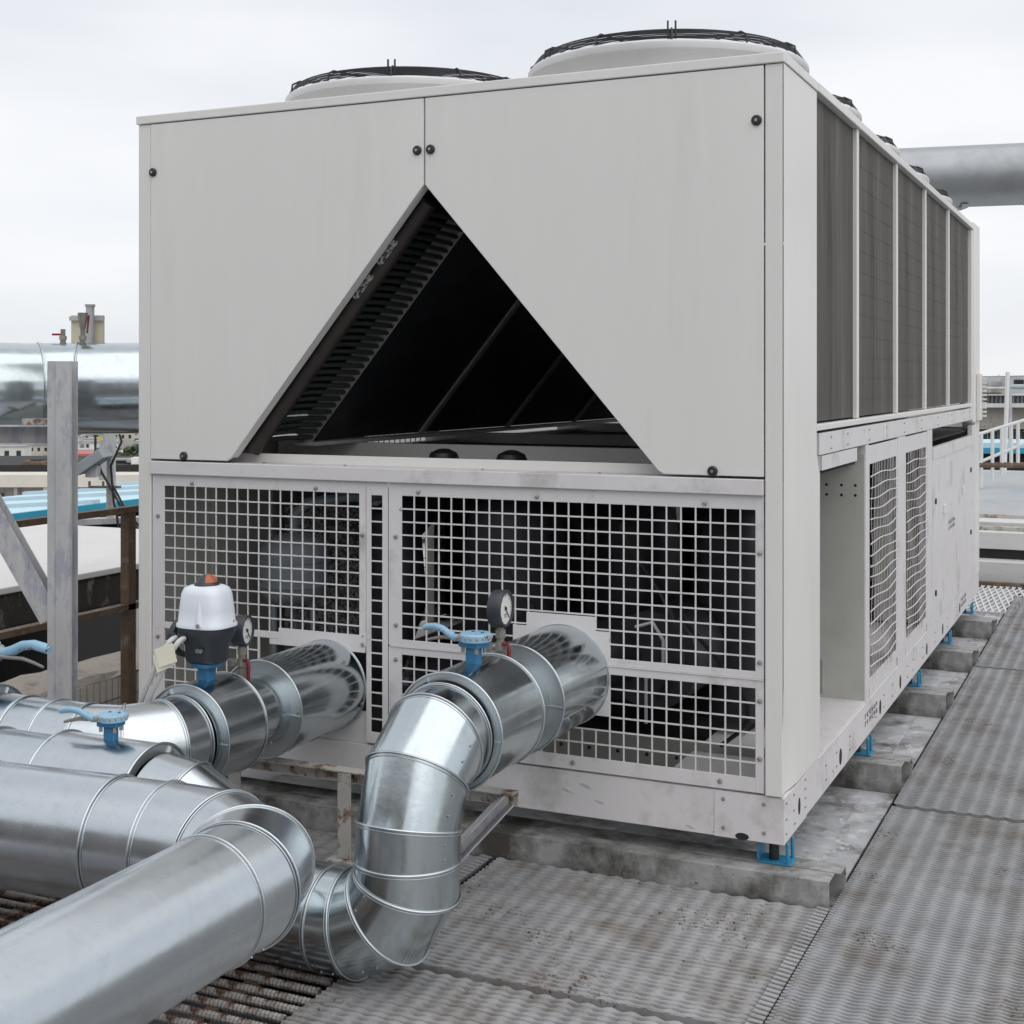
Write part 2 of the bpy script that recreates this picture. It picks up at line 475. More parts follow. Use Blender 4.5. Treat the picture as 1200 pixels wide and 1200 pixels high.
gr = grating('grating_panel', 1.00, 2.72, .0205, .0625, 'right', 1).build('grating_panel', M['grate'], deck, origin=(0, 0, 0), angle=25)
WO[gr.name] = Vector((.166, -1.665, .008)); gr.location = WO[gr.name]
gr['label'] = 'grey grating plank right of the unit with rust spots'
for dx, dy in ((0, 2.74), (0, 5.48), (1.0, 0), (1.0, 2.74), (1.0, 5.48), (0, -2.74), (1.0, -2.74)):
    dup(gr, (dx, dy, 0), deck)
gl = grating('grating_panel', 1.076, .855, .0265, .0585, 'left', 2).build('grating_panel', M['grate2'], deck, origin=(0, 0, 0), angle=25)
WO[gl.name] = Vector((-.945, -.905, .007)); gl.location = WO[gl.name]
dup(gl, (-1.125, 0, -.006), deck)
dup(gl, (-2.23, 0, -.009), deck)
dup(gl, (.012, -.875, .0), deck)
dup(gl, (.012, -1.75, .0), deck)
# painted edge strip in front of the long beam
bx('edge_strip', -.96, .10, -.050, -.014, -.004, .003, M['sheet'], deck)

# ribbed bars left open where planks are missing
rb = MB()
Lr = 2.35
rings = int(Lr / .006)
pts = [(i * .006, 0, 0) for i in range(rings)]
rb.tube(pts, [.0118 if i % 2 else .0092 for i in range(rings)], 8)
bar0 = rb.build('ribbed_bar', M['rebar'], deck, origin=(0, 0, 0), angle=35)
WO[bar0.name] = Vector((-3.27, -.965, -.008)); bar0.location = WO[bar0.name]
for k in range(1, 30):
    dup(bar0, (random.uniform(-.03, .03), -.0585 * k + random.uniform(-.004, .004), random.uniform(-.003, .002)), deck)
for yy in (-.93,):
    MB().bar((-3.3, yy, -.004), (-.93, yy, -.004), .03, .022).build('edge_angle', M['rusty'], deck)
cb = MB()
for xx in (-2.9, -2.1, -1.42, -1.16):
    cb.bar((xx, -.94, -.022), (xx, -2.7, -.022), .035, .02)
tag(cb.build('cross_flat', M['rust'], deck), kind='stuff')

# ------------------------------------------------------------------ sleepers under the unit
SLP = [(.037, 'front sleeper, under the pipe side of the grey unit'), (1.40, 'second sleeper from the front, beside the open bay'),
       (2.73, 'third sleeper from the front, under the mesh guards'), (3.86, 'fourth sleeper from the front, under the closed door panel'),
       (4.93, 'rearmost sleeper, beside the white steps')]
for i, (yc, lab) in enumerate(SLP):
    t = thing('steel_sleeper', (-1.2, yc, 0), 'dirty grey twin channel ' + lab, 'steel beam', 'sleepers under the chiller')
    for s_, dx in ((-1, 0), (1, .018)):
        b = MB()
        yy = yc + s_ * .046
        b.channel((-2.75, yy, .030), (.150 + dx, yy, .030), .084, .110, .006, flip=s_)
        b.build('channel', M['beam'], t, .0015)

# ------------------------------------------------------------------ the chiller
ch = thing('air_cooled_chiller', (-1.25, 2.8, .16), 'large light grey rooftop cooling unit with a triangular opening and mesh guards', 'chiller')
P = M['paint']; PL = M['paint_low']; PI_ = M['paint_in']
X0, X1, Y1 = -2.5, 0.0, 5.57
ZB, ZT = .16, 2.61
FP = -.004
# base frame
b = MB()
b.box(-2.5, 0, 0, .006, ZB, .305)
b.box(-2.5, 0, .006, .09, .299, .305)
b.build('base_rail', PL, ch, .002)
b = MB(); b.box(-.006, 0, .0062, Y1, ZB, .302); b.box(-.42, -.006, .10, Y1, .296, .302)
b.build('base_rail', PL, ch, .002)
b = MB(); b.box(-2.5, -2.494, .0062, Y1, ZB, .302); b.box(-2.494, -2.3, .10, Y1, .296, .302)
b.build('base_rail', PL, ch, .002)
bx('base_rail', -2.494, -.006, Y1 - .006, Y1, ZB, .302, PL, ch)
gs = MB(); gs.box(.0, .003, .003, .30, ZB, .303); gs.box(-.22, .003, -.003, 0, ZB, .303)
gp = gs.build('corner_gusset', PL, ch, .001)
# bolts and lifting holes of the base
def rivets(parent, spots, r=.0065, m=None, name='bolt', h=.005):
    for (p, ax) in spots:
        q = Vector(p); a = Vector(ax)
        mb = MB()
        mb.tube([q, q + a * h * .7, q + a * h], [r, r * .9, r * .35], 8)
        mb.build(name, m or M['screw'], parent)
rivets(gp, [((x, -.003, z), (0, -1, 0)) for x in (-.19, -.06) for z in (.19, .28)])
rivets(gp, [((.003, y, z), (1, 0, 0)) for y, z in ((.02, .19), (.02, .235), (.02, .285), (.12, .285), (.12, .235), (.13, .19), (.28, .29), (.28, .26), (.28, .23), (.28, .20))], .0045)
def discs(parent, spots, m, name):
    for (p, ax, r1, r2) in spots:
        q = Vector(p); a = Vector(ax)
        u = Vector((0, 0, 1)); w = a.cross(u)
        n = 16
        vs = [q + a * .0008 + w * (r1 * math.cos(2 * PI * k / n)) + u * (r2 * math.sin(2 * PI * k / n)) for k in range(n)]
        vs += [v - a * .0016 for v in vs]
        MB().add(vs, [tuple(range(n)), tuple(range(2 * n - 1, n - 1, -1))] + [(k, k + n, (k + 1) % n + n, (k + 1) % n) for k in range(n)]).build(name, m, parent)
discs(ch, [((.0035, .20, .225), (1, 0, 0), .014, .027)], M['void'], 'lifting_hole')
discs(ch, [((.0005, y, .215), (1, 0, 0), .022, .030) for y in (.88, 1.72, 2.25, 3.1, 3.72, 4.5)], M['void'], 'lifting_hole')
discs(ch, [((-.13, -.0035, .170), (0, -1, 0), .022, .011)], M['void'], 'drain_notch')
sp = []
for y0 in (.62, .80, 1.05, 1.60, 1.80, 2.02, 2.45, 2.62, 2.95, 3.4, 3.9, 4.3):
    for z in (.20, .25):
        sp.append(((0, y0, z), (1, 0, 0)))
rivets(ch, sp, .005, M['screw'], 'bolt')

rc = random.Random(4)
for (x, z, w_) in ((-.655, .262, .050), (-.722, .238, .045), (-.612, .215, .036), (-.30, .176, .030), (-.22, .170, .024), (-.700, .232, .012)):
    n = 11
    pts_ = []
    for k in range(n):
        a_ = 2 * PI * k / n
        r_ = rc.uniform(.55, 1.15)
        pts_.append((x + w_ * .5 * r_ * math.cos(a_), z + w_ * .14 * r_ * math.sin(a_) - w_ * .12 * math.cos(a_)))
    b = MB(); b.prism(pts_, -.0007, -.0001); b.build('paint_chip', M['steel_old'], ch)
# corner posts
b = MB()
b.prism([(-.055, .309), (0, .309), (0, 2.578), (-.055, 2.578)], -.012, -.002)
b.build('corner_post', P, ch, .003)
b = MB()
nzz = 26
vs = []; fs = []
ys = [-.012, .05, .11, .17, .23, .29, .35, .41, .462]
zs = [.309 + (2.578 - .309) * i / nzz for i in range(nzz + 1)]
for z in zs:
    for y in ys:
        dent = -.020 * math.exp(-((z - .40) / .12) ** 2) * math.exp(-((y - .05) / .07) ** 2)
        wide = .512 if z < 1.34 else .462
        yy = y if y < .4 else (y + (wide - .462))
        vs.append((.003 + dent, yy, z))
n = len(ys)
for j in range(nzz):
    for i in range(n - 1):
        fs.append((j * n + i, j * n + i + 1, (j + 1) * n + i + 1, (j + 1) * n + i))
b.add(vs, fs, True)
b.box(-.03, .003, .4615, .4635, 1.345, 2.578)
b.box(-.03, .003, .5115, .5135, .309, 1.338)
b.build('corner_post', P, ch)
bx('corner_post', -2.5, -2.441, -.012, .05, .309, 2.578, P, ch, .003)
bx('corner_post', -2.5, -2.44, 5.50, 5.57, .305, 2.57, P, ch, .003)
b = MB(); b.box(-.06, .004, 5.11, 5.17, 1.34, 2.57); b.box(-.08, .006, 5.19, 5.57, 1.32, 2.63); b.box(-.08, .004, 5.33, 5.57, .305, 1.318)
b.build('corner_post', P, ch, .003)

# roof
bx('roof_panel', -2.49, -.01, .012, 5.56, 2.585, 2.603, P, ch, .002)
def trim(x0, x1, y0, y1):
    return bx('roof_trim', x0, x1, y0, y1, 2.580, 2.612, P, ch, .003)
trim(-2.506, .006, -.020, .010)
trim(-.03, .008, .0105, .466)
trim(-.03, .010, .470, 5.18)
trim(-2.508, -2.47, .0105, 5.57)

# upper front panels with the triangular cut
def fpanel(pts):
    b = MB(); b.prism(pts, -.016, -.001)
    return b.build('front_panel', P, ch, .0025)
pl = fpanel([(-2.438, 1.298), (-2.085, 1.298), (-2.066, 1.309), (-1.2545, 2.275), (-1.2545, 2.576), (-2.438, 2.576)])
pr = fpanel([(-1.2485, 2.275), (-.402, 1.309), (-.383, 1.298), (-.059, 1.298), (-.059, 2.576), (-1.2485, 2.576)])
pr['label'] = 'right upper front panel'; pl['label'] = 'left upper front panel'
# folded return flanges of the cut edge
def slant(a, c_, y0, y1, t, nm, m, parent):
    a2 = Vector((a[0], 0, a[1])); c2 = Vector((c_[0], 0, c_[1]))
    d = c2 - a2
    nrm = Vector((-d.z, 0, d.x)).normalized()
    b = MB()
    b.obox((a2 + c2) / 2 + Vector((0, (y0 + y1) / 2, 0)), d, Vector((0, y1 - y0, 0)), nrm * t)
    return b.build(nm, m, parent)
slant((-2.066, 1.311), (-1.258, 2.273), 0, .03, .003, 'return_flange', P, pl)
slant((-1.245, 2.273), (-.402, 1.311), 0, .03, .003, 'return_flange', P, pr)
def latch(x, z, parent):
    b = MB()
    b.lathe((x, -.016, z), [(.0165, 0), (.0165, -.006), (.012, -.010), (.0001, -.010)][::-1], 20, 'y')
    o = b.build('latch', M['black'], parent)
    c_ = MB(); c_.lathe((x, -.026, z), [(.0001, -.003), (.005, -.003), (.0055, 0)], 12, 'y')
    c_.build('latch_screw', M['screw'], parent)
for x, z in ((-1.278, 2.396), (-2.426, 2.392), (-2.28, 1.312)): latch(x, z, pl)
for x, z in ((-1.226, 2.396), (-.080, 2.406), (-.221, 1.312)): latch(x, z, pr)
# middle rail
b = MB(); b.box(-2.438, -.059, -.022, .012, 1.240, 1.290); b.box(-2.438, -.059, .012, .10, 1.284, 1.290)
mr_ = b.build('middle_rail', PL, ch, .003)
rivets(mr_, [((x, .03, 1.2895), (0, 0, 1)) for x in (-1.95, -1.6, -1.05, -.62)], .006)
bx('inner_ledge', -2.42, -.10, .10, .104, 1.288, 1.322, P, ch, .001)

# --- mesh guards (punched sheet): frame + square grid
def guard(x0, x1, z0, z1, nc, nr, fr, blanks=(), skip=(), y=-.006, name='mesh_guard', wire=.0050):
    """opening x0..x1,z0..z1 ; fr=(left,right,bottom,top) frame outer limits"""
    b = MB()
    L_, R_, B_, T_ = fr
    b.box(L_, x0, y, y + .004, B_, T_)
    b.box(x1, R_, y, y + .004, B_, T_)
    b.box(x0, x1, y, y + .004, z1, T_)
    b.box(x0, x1, y, y + .004, B_, z0)
    o = b.build(name, PL, ch, .001)
    w = MB()
    px, pz = (x1 - x0) / nc, (z1 - z0) / nr
    def blank(i, j):
        cx, cz = x0 + (i + .5) * px, z0 + (j + .5) * pz
        for (a, c_, d, e) in skip:
            if a < cx < c_ and d < cz < e: return 1
        return 0
    h = wire / 2
    for i in range(1, nc):
        xx = x0 + i * px
        for j in range(nr):
            if blank(i - 1, j) and blank(i, j): continue
            w.box(xx - h, xx + h, y + .0008, y + .0038, z0 + j * pz, z0 + (j + 1) * pz)
    for j in range(1, nr):
        zz = z0 + j * pz
        for i in range(nc):
            if blank(i, j - 1) and blank(i, j): continue
            w.box(x0 + i * px, x0 + (i + 1) * px, y, y + .0034, zz - h, zz + h)
    wo_ = w.build('wire_grid', PL, o)
    tag(wo_, kind='stuff')
    for (a, c_, d, e) in blanks:
        MB().box(a, c_, y - .0006, y + .0046, d, e).build('blank_plate', PL, o)
    return o
px1 = (2.38 - 1.519) / 18
z1b = 1.196 - 11 * .0471
g1 = guard(-2.38, -1.519, z1b, 1.196, 18, 11, (-2.437, -1.4915, z1b - .025, 1.2385), blanks=(),
           skip=((-1.86, -1.519, 0, .70),))
# lower left part beside the pipe
w = MB()
w.box(-2.437, -2.38, -.006, -.002, .315, z1b - .0252)
w.box(-2.38, -1.95, -.006, -.002, .315, .358)
z0b = .358
nr_ = 6
for i in range(1, 10):
    w.box(-2.38 + i * px1 - .0025, -2.38 + i * px1 + .0025, -.005, -.002, z0b, z1b - .0252)
for j in range(1, nr_):
    zz = z0b + j * (z1b - .025 - z0b) / nr_
    w.box(-2.38, -1.95, -.0056, -.0024, zz - .0025, zz + .0025)
w.box(-1.953, -1.944, -.006, -.002, .358, z1b - .0252)
tag(w.build('wire_grid', PL, g1), kind='stuff')
MB().box(-1.90, -1.494, -.0066, -.0014, z1b - .026, .632).build('blank_plate', PL, g1)
MB().box(-1.86, -1.50, -.0068, -.0012, .632, .693).build('blank_plate', PL, g1)
MB().box(-1.944, -1.494, .01, .014, .306, .42).build('blank_plate', PL, g1)
gslot = guard(-1.47, -1.425, .355, 1.192, 1, 18, (-1.490, -1.402, .315, 1.2385))
gslot['label'] = 'narrow mesh strip between the two wide guards'
guard(-1.346, -.087, .691, 1.194, 26, 11, (-1.399, -.060, .668, 1.2385), skip=((-.868, -.62, 0, .82), (-.92, -.572, 0, .775)),
      blanks=((-.868, -.62, .776, .822), (-.918, -.5705, .668, .776)))
guard(-1.346, -.087, .359, .638, 26, 6, (-1.399, -.060, .313, .664), skip=((-.92, -.572, .45, .7),),
      blanks=((-.918, -.5705, .50, .6641),))
bx('guard_hem', -1.392, -.060, -.010, -.006, .6642, .6678, PL, ch, .0005)
sc_ = []
for x in (-2.25, -1.70, -1.28, -.83, -.25): sc_.append(((x, -.006, 1.209), (0, -1, 0)))
for x, z in ((-2.41, 1.08), (-2.41, .62), (-2.41, .47), (-1.506, 1.05), (-1.506, .66), (-1.37, 1.05), (-1.37, .74), (-1.37, .62), (-1.37, .40), (-.073, 1.06), (-.073, .72),
             (-.073, .60), (-.073, .42), (-.20, .336), (-.70, .336), (-1.506, .45)):
    sc_.append(((x, -.006, z), (0, -1, 0)))
rivets(ch, sc_, .0085, M['screw'], 'screw', .007)

# --- right side: coils and mullions
cy = [.47, 1.235, 2.18, 3.09, 4.02, 5.105]
for i in range(5):
    b = MB()
    y0, y1 = cy[i] + (.016 if i else 0), cy[i + 1] - .016
    b.box(-.05, -.018, y0, y1, 1.455, 2.578)
    for z in [1.52 + .085 * k for k in range(12 if i else 0)]:
        b.box(-.018, -.0172, y0, y1, z, z + .0022)
    o = b.build('coil_panel', M['coil'], ch)
for i in range(1, 5):
    bx('mullion', -.02, -.002, cy[i] - .022, cy[i] + .022, 1.45, 2.579, M['paint'], ch, .002)
bx('coil_ledge', -.045, .004, .468, 5.105, 1.425, 1.447, P, ch, .003)
b = MB(); b.box(-.02, .002, .515, 5.185, 1.340, 1.415); rr = b.build('side_rail', PL, ch, .002)
sp = []
for y in (.70, 1.0, 1.45, 1.85, 2.35, 2.9, 3.5, 4.1, 4.7, 5.0):
    for z in (1.358, 1.398): sp.append(((.002, y, z), (1, 0, 0)))
rivets(rr, sp, .005, M['screw'], 'bolt')
bx('splice_plate', .002, .005, 1.80, 1.84, 1.350, 1.406, P, rr, .001)
bx('bracket_flange', -.02, .001, .56, 1.20, 1.285, 1.336, PL, ch, .001)
# open bay: cross panel with punched holes
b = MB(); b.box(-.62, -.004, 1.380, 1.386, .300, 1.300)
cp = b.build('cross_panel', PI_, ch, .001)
sp = []
for x in (-.155, -.095, -.04):
    for z in (1.175, 1.135): sp.append(((x, 1.3805, z), (0, -1, 0)))
discs(cp, [(p, a, .006, .006) for p, a in sp], M['void'], 'punched_hole')
bx('side_post', -.04, .001, 1.387, 1.455, .303, 1.338, PL, ch, .002)
bx('side_post', -.04, .001, 2.185, 2.40, .303, 1.338, PL, ch, .002)
bx('side_post', -.04, .001, 3.12, 3.30, .303, 1.338, PL, ch, .002)
bx('bay_ledge', -.30, -.002, .515, 1.380, .300, .312, PL, ch, .001)
for (ya, yb) in ((1.455, 2.185), (2.40, 3.12)):
    b = MB()
    b.box(-.006, -.002, ya, ya + .03, .34, 1.332); b.box(-.006, -.002, yb - .03, yb, .34, 1.332)
    b.box(-.006, -.002, ya + .03, yb - .03, 1.255, 1.332); b.box(-.006, -.002, ya + .03, yb - .03, .303, .38)
    o = b.build('mesh_guard', PL, ch, .001)
    w = MB()
    nv = 11
    for i in range(1, nv):
        yy = ya + .03 + (yb - ya - .06) * i / nv
        w.tube([(-.002 + .004 * math.sin(k * 1.3 + i), yy, .36 + .9 * k / 10) for k in range(11)], .0015, 5)
    for j in range(1, 19):
        zz = .38 + .875 * j / 19
        w.tube([(.003 + .008 * math.sin(PI * k / 8), ya + .025 + (yb - ya - .05) * k / 8, zz + .006 * math.sin(k * .9 + j)) for k in range(9)], .0026, 5)
    tag(w.build('wire_grid', PL, o), kind='stuff')
dr = bx('service_door', -.03, .003, 3.305, 5.17, .306, 1.235, PL, ch, .003)
bx('door_lip', -.03, .006, 3.305, 5.17, 1.175, 1.237, PL, dr, .002)
bx('service_door', -.03, .002, 5.175, 5.325, .306, 1.30, PL, ch, .003)
for y, z in ((3.40, .95), (3.40, .46), (5.05, 1.02), (5.05, .62)):
    MB().cyl((.003, y, z), (.010, y, z), .016, 12).build('door_lock', M['black'], dr)
for y, z in ((3.72, .86), (4.60, .90)):
    MB().box(.003, .012, y, y + .07, z, z + .045).build('door_pull', P, dr, .002)
MB().box(.003, .0042, 4.02, 4.12, .99, 1.13).build('data_plate', M['cable'], dr)
# illegible worn stencil strokes on the door and on the base rail
rs = random.Random(5)
def stencil(y0, y1, z0, z1, rows, n, parent):
    b = MB()
    for r_ in range(rows):
        zz = z0 + (z1 - z0) * (r_ + .5) / rows
        hh = (z1 - z0) / rows * .62
        for k in range(n):
            y = y0 + (y1 - y0) * (k + .2) / n
            wd = (y1 - y0) / n * .55
            b.box(.0006, .0014, y, y + wd * .3, zz - hh / 2, zz + hh / 2)
            if rs.random() < .7: b.box(.0006, .0014, y, y + wd, zz + hh / 2 - .003, zz + hh / 2)
            if rs.random() < .6: b.box(.0006, .0014, y, y + wd, zz - .0015, zz + .0015)
            if rs.random() < .5: b.box(.0006, .0014, y, y + wd, zz - hh / 2, zz - hh / 2 + .003)
    return tag(b.build('stencil_mark', M['ink'], parent), kind='stuff')
stencil(1.36, 1.66, .205, .265, 2, 6, ch)
stencil(4.55, 4.85, .20, .27, 2, 6, ch)
o = stencil(3.95, 4.25, .735, .80, 2, 6, dr)
o.location.x += .003

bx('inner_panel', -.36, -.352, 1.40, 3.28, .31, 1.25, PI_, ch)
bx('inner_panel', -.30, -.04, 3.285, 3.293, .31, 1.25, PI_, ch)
for y_ in (1.75, 2.0): MB().cyl((-.28, y_, .31), (-.28, y_, 1.2), .03, 12).build('liquid_line', M['dark'], ch)
# vent strip on the rear post
b = MB(); b.box(.007, .03, 5.36, 5.50, 1.33, 1.64)
vb = b.build('cable_gland_strip', P, ch, .003)
for k in range(10):
    MB().box(.008, .055, 5.505, 5.53, 1.35 + .028 * k, 1.364 + .028 * k).build('gland', P, vb)

# --- left side and rear skins
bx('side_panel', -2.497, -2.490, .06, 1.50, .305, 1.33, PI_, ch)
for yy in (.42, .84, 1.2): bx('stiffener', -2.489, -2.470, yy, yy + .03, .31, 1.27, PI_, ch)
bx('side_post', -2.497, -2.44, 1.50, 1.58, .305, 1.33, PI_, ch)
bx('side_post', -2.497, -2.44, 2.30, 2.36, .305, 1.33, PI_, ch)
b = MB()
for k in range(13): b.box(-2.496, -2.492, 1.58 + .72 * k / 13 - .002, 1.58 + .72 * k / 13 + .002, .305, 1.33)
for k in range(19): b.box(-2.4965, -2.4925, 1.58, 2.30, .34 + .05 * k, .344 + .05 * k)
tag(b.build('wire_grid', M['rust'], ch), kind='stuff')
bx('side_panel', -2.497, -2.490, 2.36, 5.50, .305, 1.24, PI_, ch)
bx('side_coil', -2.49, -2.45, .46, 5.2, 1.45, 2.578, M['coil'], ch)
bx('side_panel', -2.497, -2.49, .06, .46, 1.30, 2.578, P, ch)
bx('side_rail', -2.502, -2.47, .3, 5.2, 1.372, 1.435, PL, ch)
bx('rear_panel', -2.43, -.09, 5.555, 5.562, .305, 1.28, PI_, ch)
b = MB()
b.prism([(-2.43, 1.42), (-2.43, 2.57), (-1.26, 2.57), (-1.26, 2.3)], 5.55, 5.56); b.prism([(-1.25, 2.3), (-1.25, 2.57), (-.09, 2.57), (-.09, 1.42)], 5.55, 5.56)
b.build('rear_panel', P, ch)
# tray between coil space and machine space
bx('drip_tray', -2.40, -.04, .30, 5.5, 1.262, 1.270, M['void'], ch)  # near-black tray, shuts light out of the machine space
bx('tray_beam', -2.40, -.10, .78, .83, 1.272, 1.335, P, ch)
bx('tray_beam', -2.40, -.10, 2.2, 2.26, 1.272, 1.325, P, ch)
bx('tray_beam', -2.40, -.10, 3.9, 3.96, 1.272, 1.325, P, ch)
for x in (-2.30,):
    bx('tray_beam', x, x + .05, .30, 5.4, 1.272, 1.292, P, ch)
# slanted inner coils forming the inverted V
def vcoil(s_):
    cx = -1.251
    top = (cx + s_ * .02, 2.262); bot = (cx + s_ * .79, 1.345)
    n_ = Vector((s_ * .75, 0, .66))
    def sl(y0, y1, off, t, nm, m):
        a2 = Vector((top[0], 0, top[1])); c2 = Vector((bot[0], 0, bot[1]))
        d = c2 - a2
        nrm = Vector((d.z, 0, -d.x)).normalized()
        if nrm.z < 0: nrm = -nrm
        b = MB(); b.obox((a2 + c2) / 2 + nrm * off + Vector((0, (y0 + y1) / 2, 0)), d, Vector((0, y1 - y0, 0)), nrm * t)
        return b.build(nm, m, ch)
    sl(.482, 5.2, .045, .06, 'inner_coil', M['dark'])
    sl(.448, .480, .030, .07, 'coil_end_plate', M['paint_in'])
    for yy in (1.42, 2.38, 3.32, 4.25):
        sl(yy - .02, yy + .02, .008, .012, 'coil_divider', M['paint_in'])
    # bottom trough
    bx('coil_trough', min(bot[0] - .05, bot[0] + .05), max(bot[0] - .05, bot[0] + .05), .45, 5.2, 1.335, 1.350, M['paint_in'], ch)
    # header pipe and feeder tubes
    nx_ = Vector((bot[0] - top[0], 0, bot[1] - top[1]))
    b = MB()
    a = Vector((top[0], .075, top[1])) + nx_ * .03; c2 = Vector((top[0], .075, top[1])) + nx_ * 1.0
    nrm = Vector((nx_.z, 0, -nx_.x)).normalized()
    if nrm.z < 0: nrm = -nrm
    ho = -.012 if s_ < 0 else .075
    b.cyl(a + nrm * ho, c2 + nrm * ho, .032, 16)
    hp = b.build('header_pipe', M['header'], ch)
    for k in range(33):
        f = .07 + .90 * k / 32
        p = Vector((top[0], 0, top[1])) + nx_ * f - nrm * .004
        MB().tube([p + Vector((0, .09, 0)), p + Vector((0, .26, .004)), p + Vector((0, .45, 0))], .0095, 7).build('feeder_tube', M['tube'], hp)
    return hp, nx_, nrm, top
hp, nx_, nrm, top = vcoil(-1)
for f0 in (.22, .35):
    p0 = Vector((top[0], .043, top[1])) + nx_ * f0 - nrm * .008
    MB().obox(p0 + Vector((0, 0, 0)), nx_.normalized() * .11, nrm * .03, Vector((0, .002, 0))).build('sticker', M['inkstrip'], hp)
vcoil(1)
bx('ridge_beam', -1.30, -1.20, .30, 5.5, 2.29, 2.34, M['paint_in'], ch)

# --- machines behind the guards
cm = [(-1.22, .62, .17), (-.86, 1.02, .19), (-1.30, 1.25, .16), (-.38, .85, .17)]
for (x, y, r_) in cm:
    b = MB(); b.lathe((x, y, .34), [(.001, 0), (r_, .01), (r_, .62), (r_ * .92, .74), (r_ * .6, .80), (.001, .82)], 24)
    b.build('compressor', M['dark'], ch)
for x in (-1.455, -1.165):
    b = MB(); b.lathe((x, .52, 1.272), [(.062, 0), (.062, .02), (.052, .045), (.02, .06), (.001, .062)], 20)
    b.build('compressor_cap', M['black'], ch)
b = MB(); b.lathe((-2.13, .50, .68), [(.001, 0), (.07, .008), (.115, .03), (.135, .06), (.14, .09), (.14, .21), (.135, .245), (.11, .275), (.06, .295), (.001, .30)], 28)
for z_ in (.09, .19): b.lathe((-2.13, .50, .68), [(.14, z_ - .006), (.145, z_ - .004), (.145, z_ + .008), (.14, z_ + .01)], 28)
b.tube([(-2.13, .50, .97), (-2.13, .50, 1.05), (-2.08, .52, 1.10), (-1.95, .6, 1.12), (-1.8, .8, 1.12)], .022, 8)
for a_ in (0, 2.1, 4.2): b.cyl((-2.13 + .09 * math.cos(a_), .50 + .09 * math.sin(a_), .31), (-2.13 + .09 * math.cos(a_), .50 + .09 * math.sin(a_), .70), .012, 8)
b.build('pressure_vessel', M['tank'], ch)
bx('foam_lagging', -2.42, -1.80, .86, .90, .31, 1.06, M['foam'], ch)
b = MB(); b.cyl((-.55, .35, .62), (-.55, 3.4, .55), .17, 24); b.build('evaporator', M['dark'], ch)
b = MB(); b.tube([(-1.66, -.01, .505), (-1.66, .35, .52), (-1.70, .6, .72), (-1.75, .65, 1.0), (-1.72, .9, 1.15), (-1.6, 1.3, 1.18)], .115, 16); b.build('lagged_pipe', M['dark'], ch)
b = MB(); b.tube([(-.74, -.01, .63), (-.74, .3, .63), (-.62, .55, .63)], .12, 16); b.build('lagged_pipe', M['dark'], ch)
for (x, y, z0_, z1_) in ((-.30, .3, .35, .8), (-1.0, .35, .4, .95), (-.52, .28, .5, 1.1)):
    b = MB(); b.tube([(x + .12 * math.sin(k * .6), y + .05 * math.cos(k), z0_ + (z1_ - z0_) * k / 8) for k in range(9)], .008, 6); b.build('hose', M['black'], ch)
b = MB(); b.tube([(-.52, .1, .78), (-.46, .1, .80), (-.43, .12, .74), (-.44, .15, .66), (-.50, .15, .6), (-.5, .15, .45)], .006, 6); b.build('hose', M['steel_old'], ch)
bx('dark_backing', -2.48, -.63, 2.5, 2.52, .31, 1.26, M['void'], ch)  # near-black sheets added to close the interior and keep it dark
bx('dark_backing', -1.35, -.64, 1.55, 1.56, .31, 1.26, M['void'], ch)
M['beam_in'] = mat('dull_inner_channel', (0.26, 0.26, 0.235), 0.6, var=.15, vscale=6)
bx('inner_beam', -1.3, -.08, .42, .46, .20, .33, M['beam_in'], ch)
bx('inner_beam', -1.3, -.08, .95, .99, .42, .55, M['beam_in'], ch)
for k in range(9):
    discs(ch, [((-.15 - .11 * k, .4195, .27), (0, -1, 0), .007, .007)], M['void'], 'punched_hole')
bx('junction_box', -.98, -.70, 1.10, 1.16, 1.02, 1.14, PI_, ch)
bx('dark_floor_sheet', -2.46, -.3, .5, 5.5, .19, .20, M['void'], ch)  # dark floor added so the inside of the unit stays black

